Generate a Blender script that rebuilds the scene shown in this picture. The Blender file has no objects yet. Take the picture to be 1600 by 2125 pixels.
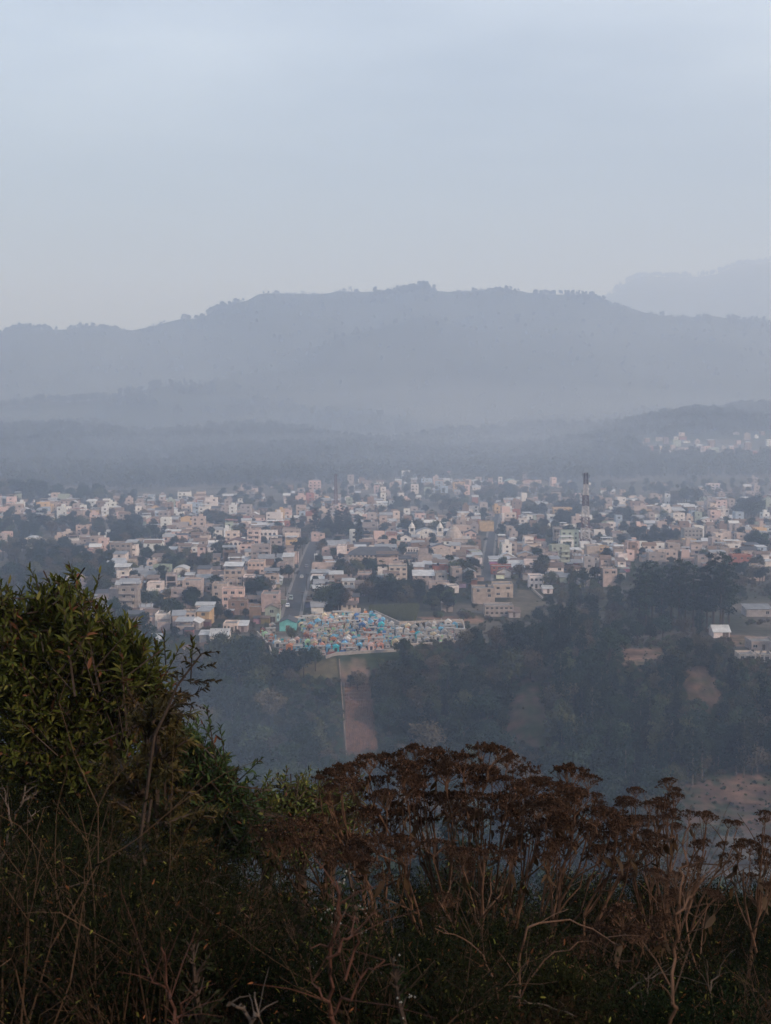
import bpy, math, random
import numpy as np
from mathutils import Vector, Matrix, Quaternion

SC = bpy.context.scene
COL = SC.collection
rnd = random.Random(7)
nrg = np.random.default_rng(7)

# ------------------------------------------------------------------ camera, sky, sun, exposure
F = 2768.0                       # focal length in photograph pixels (1600 x 2125)
TH = math.radians(4.8)           # camera pitched down
CZ = 140.0                       # eye height above the datum
cam_d = bpy.data.cameras.new('camera')
cam = bpy.data.objects.new('camera', cam_d)
COL.objects.link(cam)
cam.location = (0, 0, CZ)
cam.rotation_euler = (math.radians(90) - TH, 0, 0)
cam_d.sensor_fit = 'VERTICAL'
cam_d.sensor_height = 24.0
cam_d.lens = 24.0 * F / 2125.0
cam_d.clip_start = 0.1
cam_d.clip_end = 60000
cam_d.dof.use_dof = True
cam_d.dof.focus_distance = 40.0
cam_d.dof.aperture_fstop = cam_d.lens / 4.0      # 4 mm entrance pupil
SC.camera = cam

SUN_EL, SUN_AZ = math.radians(24), math.radians(128)   # azimuth clockwise from +Y (view direction)
world = bpy.data.worlds.new('World')
SC.world = world
world.use_nodes = True
wn = world.node_tree
bg = wn.nodes['Background']
sky = wn.nodes.new('ShaderNodeTexSky')
sky.sky_type = 'NISHITA'
sky.sun_disc = False
sky.sun_elevation = SUN_EL
sky.sun_rotation = SUN_AZ
sky.altitude = 1500
sky.air_density = 1.0
sky.dust_density = 4.0
sky.ozone_density = 1.0
# a thin high veil of cloud, thicker above ten degrees and uneven
_tc = wn.nodes.new('ShaderNodeTexCoord'); _sx = wn.nodes.new('ShaderNodeSeparateXYZ'); wn.links.new(_tc.outputs['Generated'], _sx.inputs[0])
_mr = wn.nodes.new('ShaderNodeMapRange'); _mr.interpolation_type = 'SMOOTHSTEP'
_mr.inputs['From Min'].default_value = 0.05; _mr.inputs['From Max'].default_value = 0.33
wn.links.new(_sx.outputs['Z'], _mr.inputs['Value'])
_mp = wn.nodes.new('ShaderNodeMapping'); _mp.inputs['Scale'].default_value = (2.0, 2.0, 9.0); wn.links.new(_tc.outputs['Generated'], _mp.inputs['Vector'])
_nz = wn.nodes.new('ShaderNodeTexNoise'); _nz.inputs['Scale'].default_value = 1.4; _nz.inputs['Detail'].default_value = 4; wn.links.new(_mp.outputs[0], _nz.inputs['Vector'])
_nr = wn.nodes.new('ShaderNodeMapRange'); _nr.inputs['From Min'].default_value = 0.3; _nr.inputs['From Max'].default_value = 0.7; _nr.inputs['To Min'].default_value = 0.68; _nr.inputs['To Max'].default_value = 1.32
wn.links.new(_nz.outputs['Fac'], _nr.inputs['Value'])
_mu = wn.nodes.new('ShaderNodeMath'); _mu.operation = 'MULTIPLY'; wn.links.new(_mr.outputs[0], _mu.inputs[0]); wn.links.new(_nr.outputs[0], _mu.inputs[1])
_vl = wn.nodes.new('ShaderNodeMix'); _vl.data_type = 'RGBA'; _vl.blend_type = 'ADD'
VEIL = (5.5, 6.2, 7.2)
_vl.inputs['B'].default_value = (*VEIL, 1)
wn.links.new(_mu.outputs[0], _vl.inputs['Factor']); wn.links.new(sky.outputs['Color'], _vl.inputs['A'])
wn.links.new(_vl.outputs['Result'], bg.inputs['Color'])
bg.inputs['Strength'].default_value = 0.1

sun_d = bpy.data.lights.new('sun', 'SUN')
sun_d.energy = 3.4
sun_d.angle = math.radians(0.6)
sun_d.color = (1.0, 0.885, 0.89)
sun = bpy.data.objects.new('sun', sun_d)
COL.objects.link(sun)
sdir = Vector((math.sin(SUN_AZ) * math.cos(SUN_EL), math.cos(SUN_AZ) * math.cos(SUN_EL), math.sin(SUN_EL)))
sun.rotation_euler = sdir.to_track_quat('Z', 'Y').to_euler()
sun.location = sdir * 300 + Vector((0, 0, 500))

SC.view_settings.view_transform = 'Standard'
SC.view_settings.look = 'None'
SC.view_settings.gamma = 1.0
SC.view_settings.use_curve_mapping = False
SC.view_settings.exposure = -0.07
SC.render.engine = 'CYCLES'
cy = SC.cycles
cy.max_bounces = 8
cy.diffuse_bounces = 2
cy.glossy_bounces = 1
cy.transmission_bounces = 2
cy.transparent_max_bounces = 8
cy.volume_bounces = 4
cy.use_denoising = True
cy.use_adaptive_sampling = False
cy.sample_clamp_indirect = 4.0

HAZE_DENSITY = 0.00043
HAZE_COLOR = (0.62, 0.757, 1.0)
HAZE_ANISO = 0.2

# ------------------------------------------------------------------ terrain
def ss(a, b, x):
    t = np.clip((x - a) / (b - a), 0, 1)
    return t * t * (3 - 2 * t)

def vnoise(x, y, seed=0.0):
    xi, yi = np.floor(x), np.floor(y)
    fx, fy = x - xi, y - yi
    fx, fy = fx * fx * (3 - 2 * fx), fy * fy * (3 - 2 * fy)
    def h(a, b):
        v = np.sin(a * 127.1 + b * 311.7 + seed * 74.7) * 43758.5453
        return v - np.floor(v)
    return (h(xi, yi) * (1 - fx) + h(xi + 1, yi) * fx) * (1 - fy) + (h(xi, yi + 1) * (1 - fx) + h(xi + 1, yi + 1) * fx) * fy

def fbm(x, y, seed=0.0, oct=4):
    s, a, t = 0.0, 1.0, 0.0
    for i in range(oct):
        s = s + a * (vnoise(x, y, seed + i * 3.1) - 0.5)
        t += a
        x, y, a = x * 2.03 + 5.2, y * 2.03 + 1.7, a * 0.5
    return s / t * 2

def slope_of(py):                       # rise per metre of depth of the ray through row py
    v = (1062.5 - py) / F
    return (v * math.cos(TH) - math.sin(TH)) / (math.cos(TH) + v * math.sin(TH))

RX = [-1500, -600, 0, 60, 130, 200, 280, 350, 420, 480, 540, 600, 650, 700, 760, 820, 880, 920, 980, 1040, 1080, 1150, 1220, 1260, 1330, 1400, 1480, 1600, 1900, 2800]
RY = [640, 700, 693, 680, 688, 676, 683, 667, 654, 629, 613, 610, 609, 605, 608, 600, 594, 603, 605, 597, 605, 609, 611, 626, 645, 655, 658, 672, 690, 640]
FX = [1150, 1260, 1300, 1330, 1400, 1470, 1520, 1560, 1600, 1800, 2400]
FY = [690, 616, 584, 574, 577, 573, 556, 548, 543, 530, 600]
EX = [-900, 0, 300, 500, 600, 700, 800, 960, 1100, 1350, 1600, 2400]
EE = [640, 570, 500, 478, 466, 457, 460, 470, 452, 440, 436, 430]

def Hrel(x, y):
    """ground height relative to the eye; x to the right, y away from the camera (arrays)"""
    x = np.asarray(x, float); y = np.asarray(y, float)
    yy = np.maximum(y, 40.0)
    px = 800 + F * x / yy
    # plateau with the town, then the low hills behind it
    left = np.interp(y, [0, 1000, 1600, 1900, 2300, 2700], [-88, -88, -83, -68, -52, -48])
    right = np.interp(y, [0, 850, 1300, 1700, 2000, 2500], [-88, -88, -80, -62, -42, -36])
    w = ss(1050, 1500, px)
    top = left * (1 - w) + right * w
    top = top - 9 * ss(260, -60, px) * ss(520, 640, y) * ss(900, 760, y)
    far = ss(1000, 1600, y)
    top = top + np.interp(px, [-300, 0, 130, 300, 480, 700, 950, 1100, 1300, 1700], [4, 3, 5, -9, -4, -15, -18, -12, -2, 6]) * ss(1650, 2250, y)
    top = top + fbm(x / 330, y / 330, 3) * 14 * far + fbm(x / 210, y / 300, 8, 3) * 34 * ss(1750, 2250, y) * ss(3000, 2450, y)
    # edge of the plateau and the wooded slope down to the valley
    E = np.interp(px, EX, EE) + 7 * fbm(x / 45, y / 45, 9, 2) * ss(60, 140, np.abs(px - 745))
    t = np.maximum(E - y, 0)
    fl = -123 + 11 * ss(1250, 1450, px)
    zs = top - 0.58 * t * (t / (t + 6.0)) + 3.0 * fbm(x / 28, y / 28, 5, 3) * ss(8, 30, t) * ss(60, 160, np.abs(px - 745))
    k = 6.0
    zs = fl + k * np.log1p(np.exp(np.clip((zs - fl) / k, -30, 30)))
    # the viewer's own hill
    zn = np.interp(y, [-4000, -60, -8, 0, 3, 8, 14, 20, 45, 280, 330, 420], [60, 18, 0.2, -1.75, -2.4, -3.85, -5.4, -8.8, -24, -113, -130, -180])
    zn = zn + 0.95 * ss(-.10, -.2, x / np.maximum(y, 1)) * ss(6, 9, y) * ss(19, 12, y)
    zn = zn + fbm(x / 9, y / 9, 2, 3) * 0.35 * ss(2, 6, np.abs(y)) - 0.05 * np.abs(x) * ss(0, 30, np.abs(x)) * ss(90, 0, np.abs(x))
    z = np.where(y < 420, np.maximum(zn, zs), zs)
    # far mountains
    zr = np.interp(px, RX, [slope_of(v) * 3500 for v in RY])
    t = np.clip((y - 2500) / 1000, 0, 1)
    g = fbm(x / 420, y / 420, 11, 5)
    zm = (zr - top) * (0.35 * t + 0.65 * t * t * (3 - 2 * t)) + g * 120 * t * (1 - t) * 2.2 + fbm(x / 60, y / 60, 14, 3) * 9 * ss(0.0, 0.3, t)
    # a spur coming down to the left in front of the main ridge
    ax_, ay_, bx_, by_ = -620.0, 2480.0, 60.0, 2880.0
    tt = np.clip(((x - ax_) * (bx_ - ax_) + (y - ay_) * (by_ - ay_)) / ((bx_ - ax_) ** 2 + (by_ - ay_) ** 2), 0, 1)
    dd = np.hypot(x - ax_ - tt * (bx_ - ax_), y - ay_ - tt * (by_ - ay_))
    zm = zm + (45 + 35 * tt) * np.exp(-(dd / 130.0) ** 2)
    back = np.maximum(y - 3500, 0)
    zm = np.where(y > 3500, (zr - top) * np.exp(-back / 900.0) + fbm(x / 60, y / 60, 14, 3) * 9, zm)
    z = z + np.where(y > 2500, zm, 0)
    zf = np.interp(px, FX, [slope_of(v) * 6500 for v in FY])
    zf = zf * ss(900, 1280, px)
    z2 = zf * ss(4700, 6500, y) + fbm(x / 500, y / 500, 21, 4) * 130 * ss(4700, 5300, y) * ss(6450, 5600, y) + fbm(x / 80, y / 80, 24, 3) * 10
    z = np.where(y > 4600, np.maximum(z, z2), z)
    return z

def H1(x, y):
    return float(Hrel(np.array([x]), np.array([y]))[0]) + CZ

def ray(px, py):                        # direction through a photograph pixel, scaled to y = 1
    v = (1062.5 - py) / F
    dy = math.cos(TH) + v * math.sin(TH)
    return ((px - 800) / F / dy, (v * math.cos(TH) - math.sin(TH)) / dy)

YS = np.concatenate([np.arange(60, 1000, 1.0), np.arange(1000, 7000, 6.0)])
def hit(px, py):
    """the point of the ground seen at a photograph pixel"""
    a, b = ray(px, py)
    c = YS[::12]
    k = np.nonzero(b * c - Hrel(a * c, c) < 0)[0]
    i = k[0] if len(k) else len(c) - 1
    f = YS[max(0, (i - 1) * 12):i * 12 + 1]
    d = b * f - Hrel(a * f, f)
    k = np.nonzero(d < 0)[0]
    i = k[0] if len(k) else len(f) - 1
    y = f[0] if i == 0 else f[i - 1] + (f[i] - f[i - 1]) * d[i - 1] / (d[i - 1] - d[i] + 1e-9)
    return float(a * y), float(y)

def project(x, y, z):
    """world point -> photograph pixel"""
    dz = z - CZ
    fw = y * math.cos(TH) - dz * math.sin(TH)
    up = y * math.sin(TH) + dz * math.cos(TH)
    return 800 + F * x / fw, 1062.5 - F * up / fw

def inpoly(px, py, poly):
    px = np.asarray(px, float); py = np.asarray(py, float)
    r = np.zeros(px.shape, bool)
    n = len(poly)
    for i in range(n):
        x1, y1 = poly[i]; x2, y2 = poly[(i + 1) % n]
        c = ((y1 > py) != (y2 > py)) & (px < (x2 - x1) * (py - y1) / (y2 - y1 + 1e-12) + x1)
        r ^= c
    return r

def ground_poly(pts):
    return [hit(*p) for p in pts]

# ------------------------------------------------------------------ materials
def material(name, color, rough=0.85, spec=0.2, noise=None, obj_color=False, attr=None, bump=None, rand=0.0, metal=0.0, coords='Object'):
    """noise = (scale, dark colour or factor, contrast); bump = (scale, strength)"""
    m = bpy.data.materials.new(name)
    m.use_nodes = True
    nt = m.node_tree
    b = nt.nodes['Principled BSDF']
    b.inputs['Roughness'].default_value = rough
    b.inputs['Specular IOR Level'].default_value = spec
    b.inputs['Metallic'].default_value = metal
    N = nt.nodes.new; L = nt.links.new
    if obj_color:
        oi = N('ShaderNodeObjectInfo'); col = oi.outputs['Color']
    elif attr:
        a = N('ShaderNodeVertexColor'); a.layer_name = attr; col = a.outputs['Color']
    else:
        c = N('ShaderNodeRGB'); c.outputs[0].default_value = (*color, 1); col = c.outputs[0]
    tc = N('ShaderNodeTexCoord')
    vec = tc.outputs['Object']
    if coords == 'World':
        g = N('ShaderNodeNewGeometry'); vec = g.outputs['Position']
    if noise:
        sc_, dark, con = noise
        tx = N('ShaderNodeTexNoise'); tx.inputs['Scale'].default_value = sc_; tx.inputs['Detail'].default_value = 5
        L(vec, tx.inputs['Vector'])
        r = N('ShaderNodeMapRange'); r.inputs['From Min'].default_value = 0.5 - con; r.inputs['From Max'].default_value = 0.5 + con
        L(tx.outputs['Fac'], r.inputs['Value'])
        mx = N('ShaderNodeMix'); mx.data_type = 'RGBA'
        if isinstance(dark, tuple):
            L(r.outputs['Result'], mx.inputs['Factor'])
            L(col, mx.inputs['A']); mx.inputs['B'].default_value = (*dark, 1)
        else:
            mx.blend_type = 'MULTIPLY'; L(r.outputs['Result'], mx.inputs['Factor'])
            L(col, mx.inputs['A']); mx.inputs['B'].default_value = (dark, dark, dark, 1)
        col = mx.outputs['Result']
    if rand:
        oi2 = N('ShaderNodeObjectInfo')
        hs = N('ShaderNodeHueSaturation')
        r1 = N('ShaderNodeMapRange'); r1.inputs['To Min'].default_value = 1 - rand; r1.inputs['To Max'].default_value = 1 + rand
        L(oi2.outputs['Random'], r1.inputs['Value']); L(r1.outputs['Result'], hs.inputs['Value'])
        mt = N('ShaderNodeMath'); mt.operation = 'FRACT'
        mm = N('ShaderNodeMath'); mm.operation = 'MULTIPLY'; mm.inputs[1].default_value = 17.31
        L(oi2.outputs['Random'], mm.inputs[0]); L(mm.outputs[0], mt.inputs[0])
        r2 = N('ShaderNodeMapRange'); r2.inputs['To Min'].default_value = 0.5 - rand * 0.10; r2.inputs['To Max'].default_value = 0.5 + rand * 0.06
        L(mt.outputs[0], r2.inputs['Value']); L(r2.outputs['Result'], hs.inputs['Hue'])
        L(col, hs.inputs['Color']); col = hs.outputs['Color']
    L(col, b.inputs['Base Color'])
    if bump:
        tb = N('ShaderNodeTexNoise'); tb.inputs['Scale'].default_value = bump[0]; tb.inputs['Detail'].default_value = 4
        L(vec, tb.inputs['Vector'])
        bm_ = N('ShaderNodeBump'); bm_.inputs['Strength'].default_value = bump[1]
        L(tb.outputs['Fac'], bm_.inputs['Height']); L(bm_.outputs['Normal'], b.inputs['Normal'])
    return m

# ------------------------------------------------------------------ mesh helpers
class MB:
    """collects faces with material slots, builds ONE mesh"""
    def __init__(s): s.v = []; s.f = []; s.m = []; s.c = []
    def face(s, pts, m=0, c=None):
        n = len(s.v); s.v.extend(pts); s.f.append(tuple(range(n, n + len(pts)))); s.m.append(m); s.c.append(c)
    def box(s, x0, x1, y0, y1, z0, z1, m=0, c=None, bottom=True):
        n = len(s.v)
        s.v += [(x0, y0, z0), (x1, y0, z0), (x1, y1, z0), (x0, y1, z0), (x0, y0, z1), (x1, y0, z1), (x1, y1, z1), (x0, y1, z1)]
        fs = [(0, 1, 5, 4), (1, 2, 6, 5), (2, 3, 7, 6), (3, 0, 4, 7), (4, 5, 6, 7)] + ([(3, 2, 1, 0)] if bottom else [])
        for q in fs: s.f.append(tuple(n + i for i in q)); s.m.append(m); s.c.append(c)
    def prism(s, poly, y0, y1, m=0, c=None):            # polygon in x,z extruded along y
        n = len(s.v); k = len(poly)
        s.v += [(x, y0, z) for x, z in poly] + [(x, y1, z) for x, z in poly]
        s.f.append(tuple(range(n, n + k))); s.f.append(tuple(range(n + 2 * k - 1, n + k - 1, -1)))
        s.m += [m, m]; s.c += [c, c]
        for i in range(k):
            j = (i + 1) % k
            s.f.append((n + i, n + k + i, n + k + j, n + j)); s.m.append(m); s.c.append(c)
    def tube(s, p0, p1, r0, r1=None, n=4, m=0, c=None, cap=False):
        r1 = r0 if r1 is None else r1
        p0 = Vector(p0); p1 = Vector(p1); d = p1 - p0
        if d.length < 1e-6: return
        d.normalize()
        u = d.orthogonal().normalized(); w = d.cross(u)
        b = len(s.v)
        for p, r in ((p0, r0), (p1, r1)):
            for i in range(n):
                a = 2 * math.pi * i / n
                q = p + (u * math.cos(a) + w * math.sin(a)) * r
                s.v.append((q.x, q.y, q.z))
        for i in range(n):
            j = (i + 1) % n
            s.f.append((b + i, b + j, b + n + j, b + n + i)); s.m.append(m); s.c.append(c)
        if cap:
            s.f.append(tuple(range(b + n, b + 2 * n))); s.m.append(m); s.c.append(c)
    def path(s, pts, r0, r1, n=4, m=0, c=None):
        k = len(pts) - 1
        for i in range(k):
            s.tube(pts[i], pts[i + 1], r0 + (r1 - r0) * i / k, r0 + (r1 - r0) * (i + 1) / k, n, m, c)
    def lathe(s, prof, n=12, m=0, c=None, cx=0, cy=0):
        b = len(s.v)
        for r, z in prof:
            for i in range(n):
                a = 2 * math.pi * i / n
                s.v.append((cx + r * math.cos(a), cy + r * math.sin(a), z))
        for k in range(len(prof) - 1):
            for i in range(n):
                j = (i + 1) % n
                s.f.append((b + k * n + i, b + k * n + j, b + (k + 1) * n + j, b + (k + 1) * n + i)); s.m.append(m); s.c.append(c)
    def mesh(s, name, mats):
        me = bpy.data.meshes.new(name)
        me.from_pydata(s.v, [], s.f)
        for q in mats: me.materials.append(q)
        if any(s.m): me.polygons.foreach_set('material_index', np.array(s.m, dtype=np.int32))
        if any(c is not None for c in s.c):
            at = me.color_attributes.new('Col', 'FLOAT_COLOR', 'CORNER')
            cols = []
            for fa, c in zip(s.f, s.c): cols.extend(((*(c or (.5, .5, .5)), 1.0)) * len(fa))
            at.data.foreach_set('color', np.array(cols, dtype=np.float32))
        me.update()
        return me

def np_mesh(name, V, Fc, mats, cols=None, midx=None):
    """V (n,3); Fc (m,k) constant k; cols (m,3) per face"""
    me = bpy.data.meshes.new(name)
    V = np.asarray(V, np.float32); Fc = np.asarray(Fc, np.int32)
    m, k = Fc.shape
    me.vertices.add(len(V)); me.vertices.foreach_set('co', V.ravel())
    me.loops.add(m * k); me.loops.foreach_set('vertex_index', Fc.ravel())
    me.polygons.add(m)
    me.polygons.foreach_set('loop_start', np.arange(0, m * k, k, dtype=np.int32))
    me.polygons.foreach_set('loop_total', np.full(m, k, dtype=np.int32))
    for q in mats: me.materials.append(q)
    if midx is not None: me.polygons.foreach_set('material_index', np.asarray(midx, np.int32))
    if cols is not None:
        at = me.color_attributes.new('Col', 'FLOAT_COLOR', 'CORNER')
        c4 = np.concatenate([np.asarray(cols, np.float32), np.ones((m, 1), np.float32)], 1)
        at.data.foreach_set('color', np.repeat(c4, k, 0).ravel())
    me.update(calc_edges=True)
    me.validate()
    return me

def link(name, data, parent=None, loc=(0, 0, 0), rz=0.0, scale=None, color=None):
    o = bpy.data.objects.new(name, data)
    COL.objects.link(o)
    o.location = loc
    if rz: o.rotation_euler = (0, 0, rz)
    if scale is not None: o.scale = scale
    if parent is not None: o.parent = parent
    if color is not None: o.color = (*color, 1)
    return o

def tag(o, label=None, cat=None, group=None, kind=None):
    if label: o['label'] = label
    if cat: o['category'] = cat
    if group: o['group'] = group
    if kind: o['kind'] = kind
    return o

ORD = ('leftmost', 'second from left', 'third from left', 'fourth from left', 'fifth from left', 'sixth from left', 'seventh from left', 'eighth from left')
ROWS = ('nearest row', 'second row', 'third row', 'fourth row', 'fifth row', 'sixth row', 'seventh row')
def single_out(specs):
    """give alike labels their place: the row counted from the viewer, then the order from the left"""
    d = {}
    for s in specs: d.setdefault(s['label'], []).append(s)
    for lb, ls in d.items():
        if len(ls) < 2: continue
        ls.sort(key=lambda q: -q['py'])
        k = math.ceil(len(ls) / 7); n = math.ceil(len(ls) / k)
        for r in range(k):
            row = sorted(ls[r * n:(r + 1) * n], key=lambda q: q['px'])
            for i, q in enumerate(row):
                q['label'] = lb + (', ' + ROWS[min(r, 6)] if k > 1 else '') + (', ' + ORD[i] if len(row) > 1 else '')

def thing(name, label, cat, loc, rz=0.0, group=None):
    o = link(name, None, None, loc, rz)
    return tag(o, label, cat, group)

def copy_tree(o, parent=None):
    c = o.copy(); COL.objects.link(c)
    if parent is not None: c.parent = parent
    for ch in o.children: copy_tree(ch, c)
    return c
# ------------------------------------------------------------------ the land
CEM_PX = [(532, 1317), (608, 1291), (748, 1273), (768, 1273), (830, 1303), (960, 1297), (967, 1332), (842, 1341), (818, 1351), (676, 1364), (575, 1362)]
CEM = ground_poly(CEM_PX)
PLOT = ground_poly([(708, 1372), (760, 1366), (786, 1560), (719, 1572)])
GRASS = ground_poly([(628, 1372), (704, 1370), (708, 1408), (618, 1410)])
ORCH = ground_poly([(600, 1410), (706, 1410), (716, 1580), (560, 1560)])
FIELD = ground_poly([(1405, 1640), (1480, 1612), (1640, 1598), (1700, 1740), (1420, 1720)])
FIELD2 = ground_poly([(1380, 1790), (1480, 1735), (1700, 1715), (1750, 1860), (1330, 1850)])
EARTH = [ground_poly(p) for p in (
    [(1285, 1348), (1375, 1342), (1385, 1365), (1330, 1388), (1290, 1378)],
    [(1415, 1385), (1462, 1380), (1505, 1450), (1470, 1475), (1425, 1455)],
    [(1085, 1410), (1115, 1405), (1145, 1520), (1130, 1560), (1040, 1555), (1055, 1470)],
    [(1500, 1318), (1640, 1322), (1640, 1345), (1515, 1340)],
    [(395, 1335), (470, 1330), (470, 1352), (430, 1362)],
    [(870, 1280), (1010, 1275), (1000, 1296), (880, 1297)],
    [(440, 1255), (530, 1235), (540, 1275), (450, 1285)])]
LOT = ground_poly([(1075, 1225), (1120, 1222), (1135, 1255), (1090, 1282), (1030, 1270)])

def land_color(x, y):
    n = len(x)
    n1 = fbm(x / 40, y / 40, 31, 4)[:, None]; n2 = fbm(x / 9, y / 9, 35, 3)[:, None]
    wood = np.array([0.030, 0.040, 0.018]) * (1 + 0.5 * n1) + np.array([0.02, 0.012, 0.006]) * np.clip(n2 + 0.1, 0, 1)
    town = np.array([0.135, 0.112, 0.092]) * (1 + 0.35 * n1 + 0.3 * n2)
    scrub = np.array([0.055, 0.058, 0.030]) * (1 + 0.4 * n1)
    c = wood.copy()
    px = 800 + F * x / np.maximum(y, 1)
    E = np.interp(px, EX, EE)
    intown = ((y > E + 4) & (y < 1750)).astype(float)[:, None] * np.clip(0.62 + 1.1 * n1, 0, 1)
    c = c * (1 - intown) + town * intown
    n3 = fbm(x / 5, y / 3, 44, 4)[:, None]
    def put(poly, col, var=0.3, patch=0.0):
        k = inpoly(x, y, poly)
        q = np.array(col) * (1 + var * n2[k] * 1.2 + var * n1[k] + .25 * n3[k])
        u = np.clip(patch * (n3[k] * 2.2 + n2[k] * 1.2 + .25), 0, 1)
        c[k] = q * (1 - u) + wood[k] * 1.3 * u
    mtn = (y > 2500); c[mtn] = np.array([0.060, 0.066, 0.046]) * (1 + .35 * n1[mtn])
    put(CEM, (0.17, 0.145, 0.12))
    put(PLOT, (0.20, 0.125, 0.092), .6, .45)
    put(GRASS, (0.125, 0.098, 0.050))
    put(ORCH, (0.030, 0.045, 0.022))
    put(FIELD, (0.17, 0.098, 0.068), .8, .9)
    put(FIELD2, (0.16, 0.13, 0.105), .7, .5)
    for e in EARTH: put(e, (0.23, 0.135, 0.092), .7, .6)
    put(EARTH[2], (0.115, 0.066, 0.050), 0.8, .9)
    put(LOT, (0.14, 0.115, 0.08))
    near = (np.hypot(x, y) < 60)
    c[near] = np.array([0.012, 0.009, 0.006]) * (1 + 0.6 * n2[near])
    return np.clip(c, 0.004, 0.8)

def build_land():
    fine = np.radians(np.concatenate([np.arange(-19, 19.001, 0.16)]))
    side = np.radians(np.concatenate([np.arange(-60, -19, 1.6)]))
    side2 = np.radians(np.arange(20.5, 61, 1.6))
    rest = np.radians(np.arange(66, 300.1, 6.0))
    ang = np.concatenate([side, fine, side2, rest])
    rad = np.concatenate([[0.0], np.geomspace(0.8, 60, 44), np.geomspace(64, 300, 46), np.arange(305, 640, 2.6), np.geomspace(644, 1000, 60), np.geomspace(1012, 2500, 70), np.geomspace(2530, 8000, 110)])
    na, nr = len(ang), len(rad)
    A, R = np.meshgrid(ang, rad)
    X = (R * np.sin(A)).ravel(); Y = (R * np.cos(A)).ravel()
    Z = Hrel(X, Y) + CZ
    i = np.arange(nr - 1)[:, None]; j = np.arange(na)[None, :]
    jn = (j + 1) % na
    Fc = np.stack([i * na + j, i * na + jn, (i + 1) * na + jn, (i + 1) * na + j], -1).reshape(-1, 4)
    # winding: make the top side up
    Fc = Fc[:, ::-1]
    me = np_mesh('ground', np.stack([X, Y, Z], 1), Fc, [M['ground']])
    at = me.color_attributes.new('Col', 'FLOAT_COLOR', 'POINT')
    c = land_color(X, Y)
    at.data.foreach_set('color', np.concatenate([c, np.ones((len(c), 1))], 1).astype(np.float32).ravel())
    me.polygons.foreach_set('use_smooth', np.ones(len(me.polygons), bool))
    tag(link('ground', me), kind='structure')

M = {}
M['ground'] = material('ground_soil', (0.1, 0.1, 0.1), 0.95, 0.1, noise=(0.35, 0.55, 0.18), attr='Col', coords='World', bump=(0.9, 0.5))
build_land()

# the air: one closed box of thin even haze
hb = MB()
hb.box(-8600, 8600, -8600, 8600, -60, 850)
mh = bpy.data.materials.new('haze_air')
mh.use_nodes = True
for n_ in list(mh.node_tree.nodes):
    if n_.type == 'BSDF_PRINCIPLED': mh.node_tree.nodes.remove(n_)
pv = mh.node_tree.nodes.new('ShaderNodeVolumePrincipled')
pv.inputs['Color'].default_value = (*HAZE_COLOR, 1)
pv.inputs['Density'].default_value = HAZE_DENSITY
pv.inputs['Absorption Color'].default_value = (1, 1, 1, 1)
pv.inputs['Anisotropy'].default_value = HAZE_ANISO
mh.node_tree.links.new(pv.outputs['Volume'], [n for n in mh.node_tree.nodes if n.type == 'OUTPUT_MATERIAL'][0].inputs['Volume'])
tag(link('haze', hb.mesh('haze', [mh])), kind='stuff')

def smoke_bank(name, label, c, r, dens, col):
    mb = MB(); n = 16; b = 10
    prof = [(math.sin(math.pi * i / b), -math.cos(math.pi * i / b)) for i in range(b + 1)]
    mb.lathe([(max(q, 1e-4) * 1.0, z) for q, z in prof], n)
    m = mh.copy(); m.name = name
    v = [q for q in m.node_tree.nodes if q.type == 'PRINCIPLED_VOLUME'][0]
    v.inputs['Density'].default_value = dens; v.inputs['Color'].default_value = (*col, 1)
    o = link(name, mb.mesh(name, [m]), None, c, 0, r)
    return tag(o, label=label, kind='stuff')
MIST = [(-900, 2450, -70, 1100, 620, 95, .00010), (-350, 2350, -75, 1300, 700, 125, .00009), (300, 2400, -80, 1200, 800, 105, .00010), (900, 2300, -60, 1200, 700, 140, .00009), (-600, 2650, -20, 900, 560, 170, .00008), (250, 2750, -10, 1100, 520, 215, .00008),
        (-150, 2500, -50, 1900, 900, 260, .00006), (700, 2600, -30, 1300, 600, 190, .00007), (-1100, 2700, 0, 900, 500, 230, .00007), (450, 1900, -70, 900, 520, 75, .00012), (-300, 2000, -75, 1200, 520, 62, .00009)]
for i, (x_, y_, z_, rx_, ry_, rz_, dn) in enumerate(MIST):
    smoke_bank('mist_bank', 'pale mist lying between the town and the far ridge', (x_, y_, CZ + z_), (rx_, ry_, rz_), dn, (0.80, 0.85, 0.95))['group'] = 'banks of mist before the ridge'
_x, _y = hit(470, 1640)
smoke_bank('valley_smoke', 'thin bluish smoke pooled in the wooded valley at left', (_x, _y - 25, CZ - 112), (60, 75, 26), 0.0007, (0.70, 0.84, 1.0))
_x, _y = hit(420, 1560)
smoke_bank('valley_smoke', 'second thin veil of smoke over the left-hand wood', (_x, _y - 12, CZ - 104), (75, 60, 30), 0.0006, (0.70, 0.84, 1.0))
for lb, c_, r_, dn in (('thin smoke drifting over the back half of the town', (-60, 1120, CZ - 74), (620, 430, 46), .00034), ('thin smoke hanging over the right side of the town', (330, 1250, CZ - 66), (420, 420, 52), .00030)):
    smoke_bank('town_smoke', lb, c_, r_, dn, (0.72, 0.82, 1.0))
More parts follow.
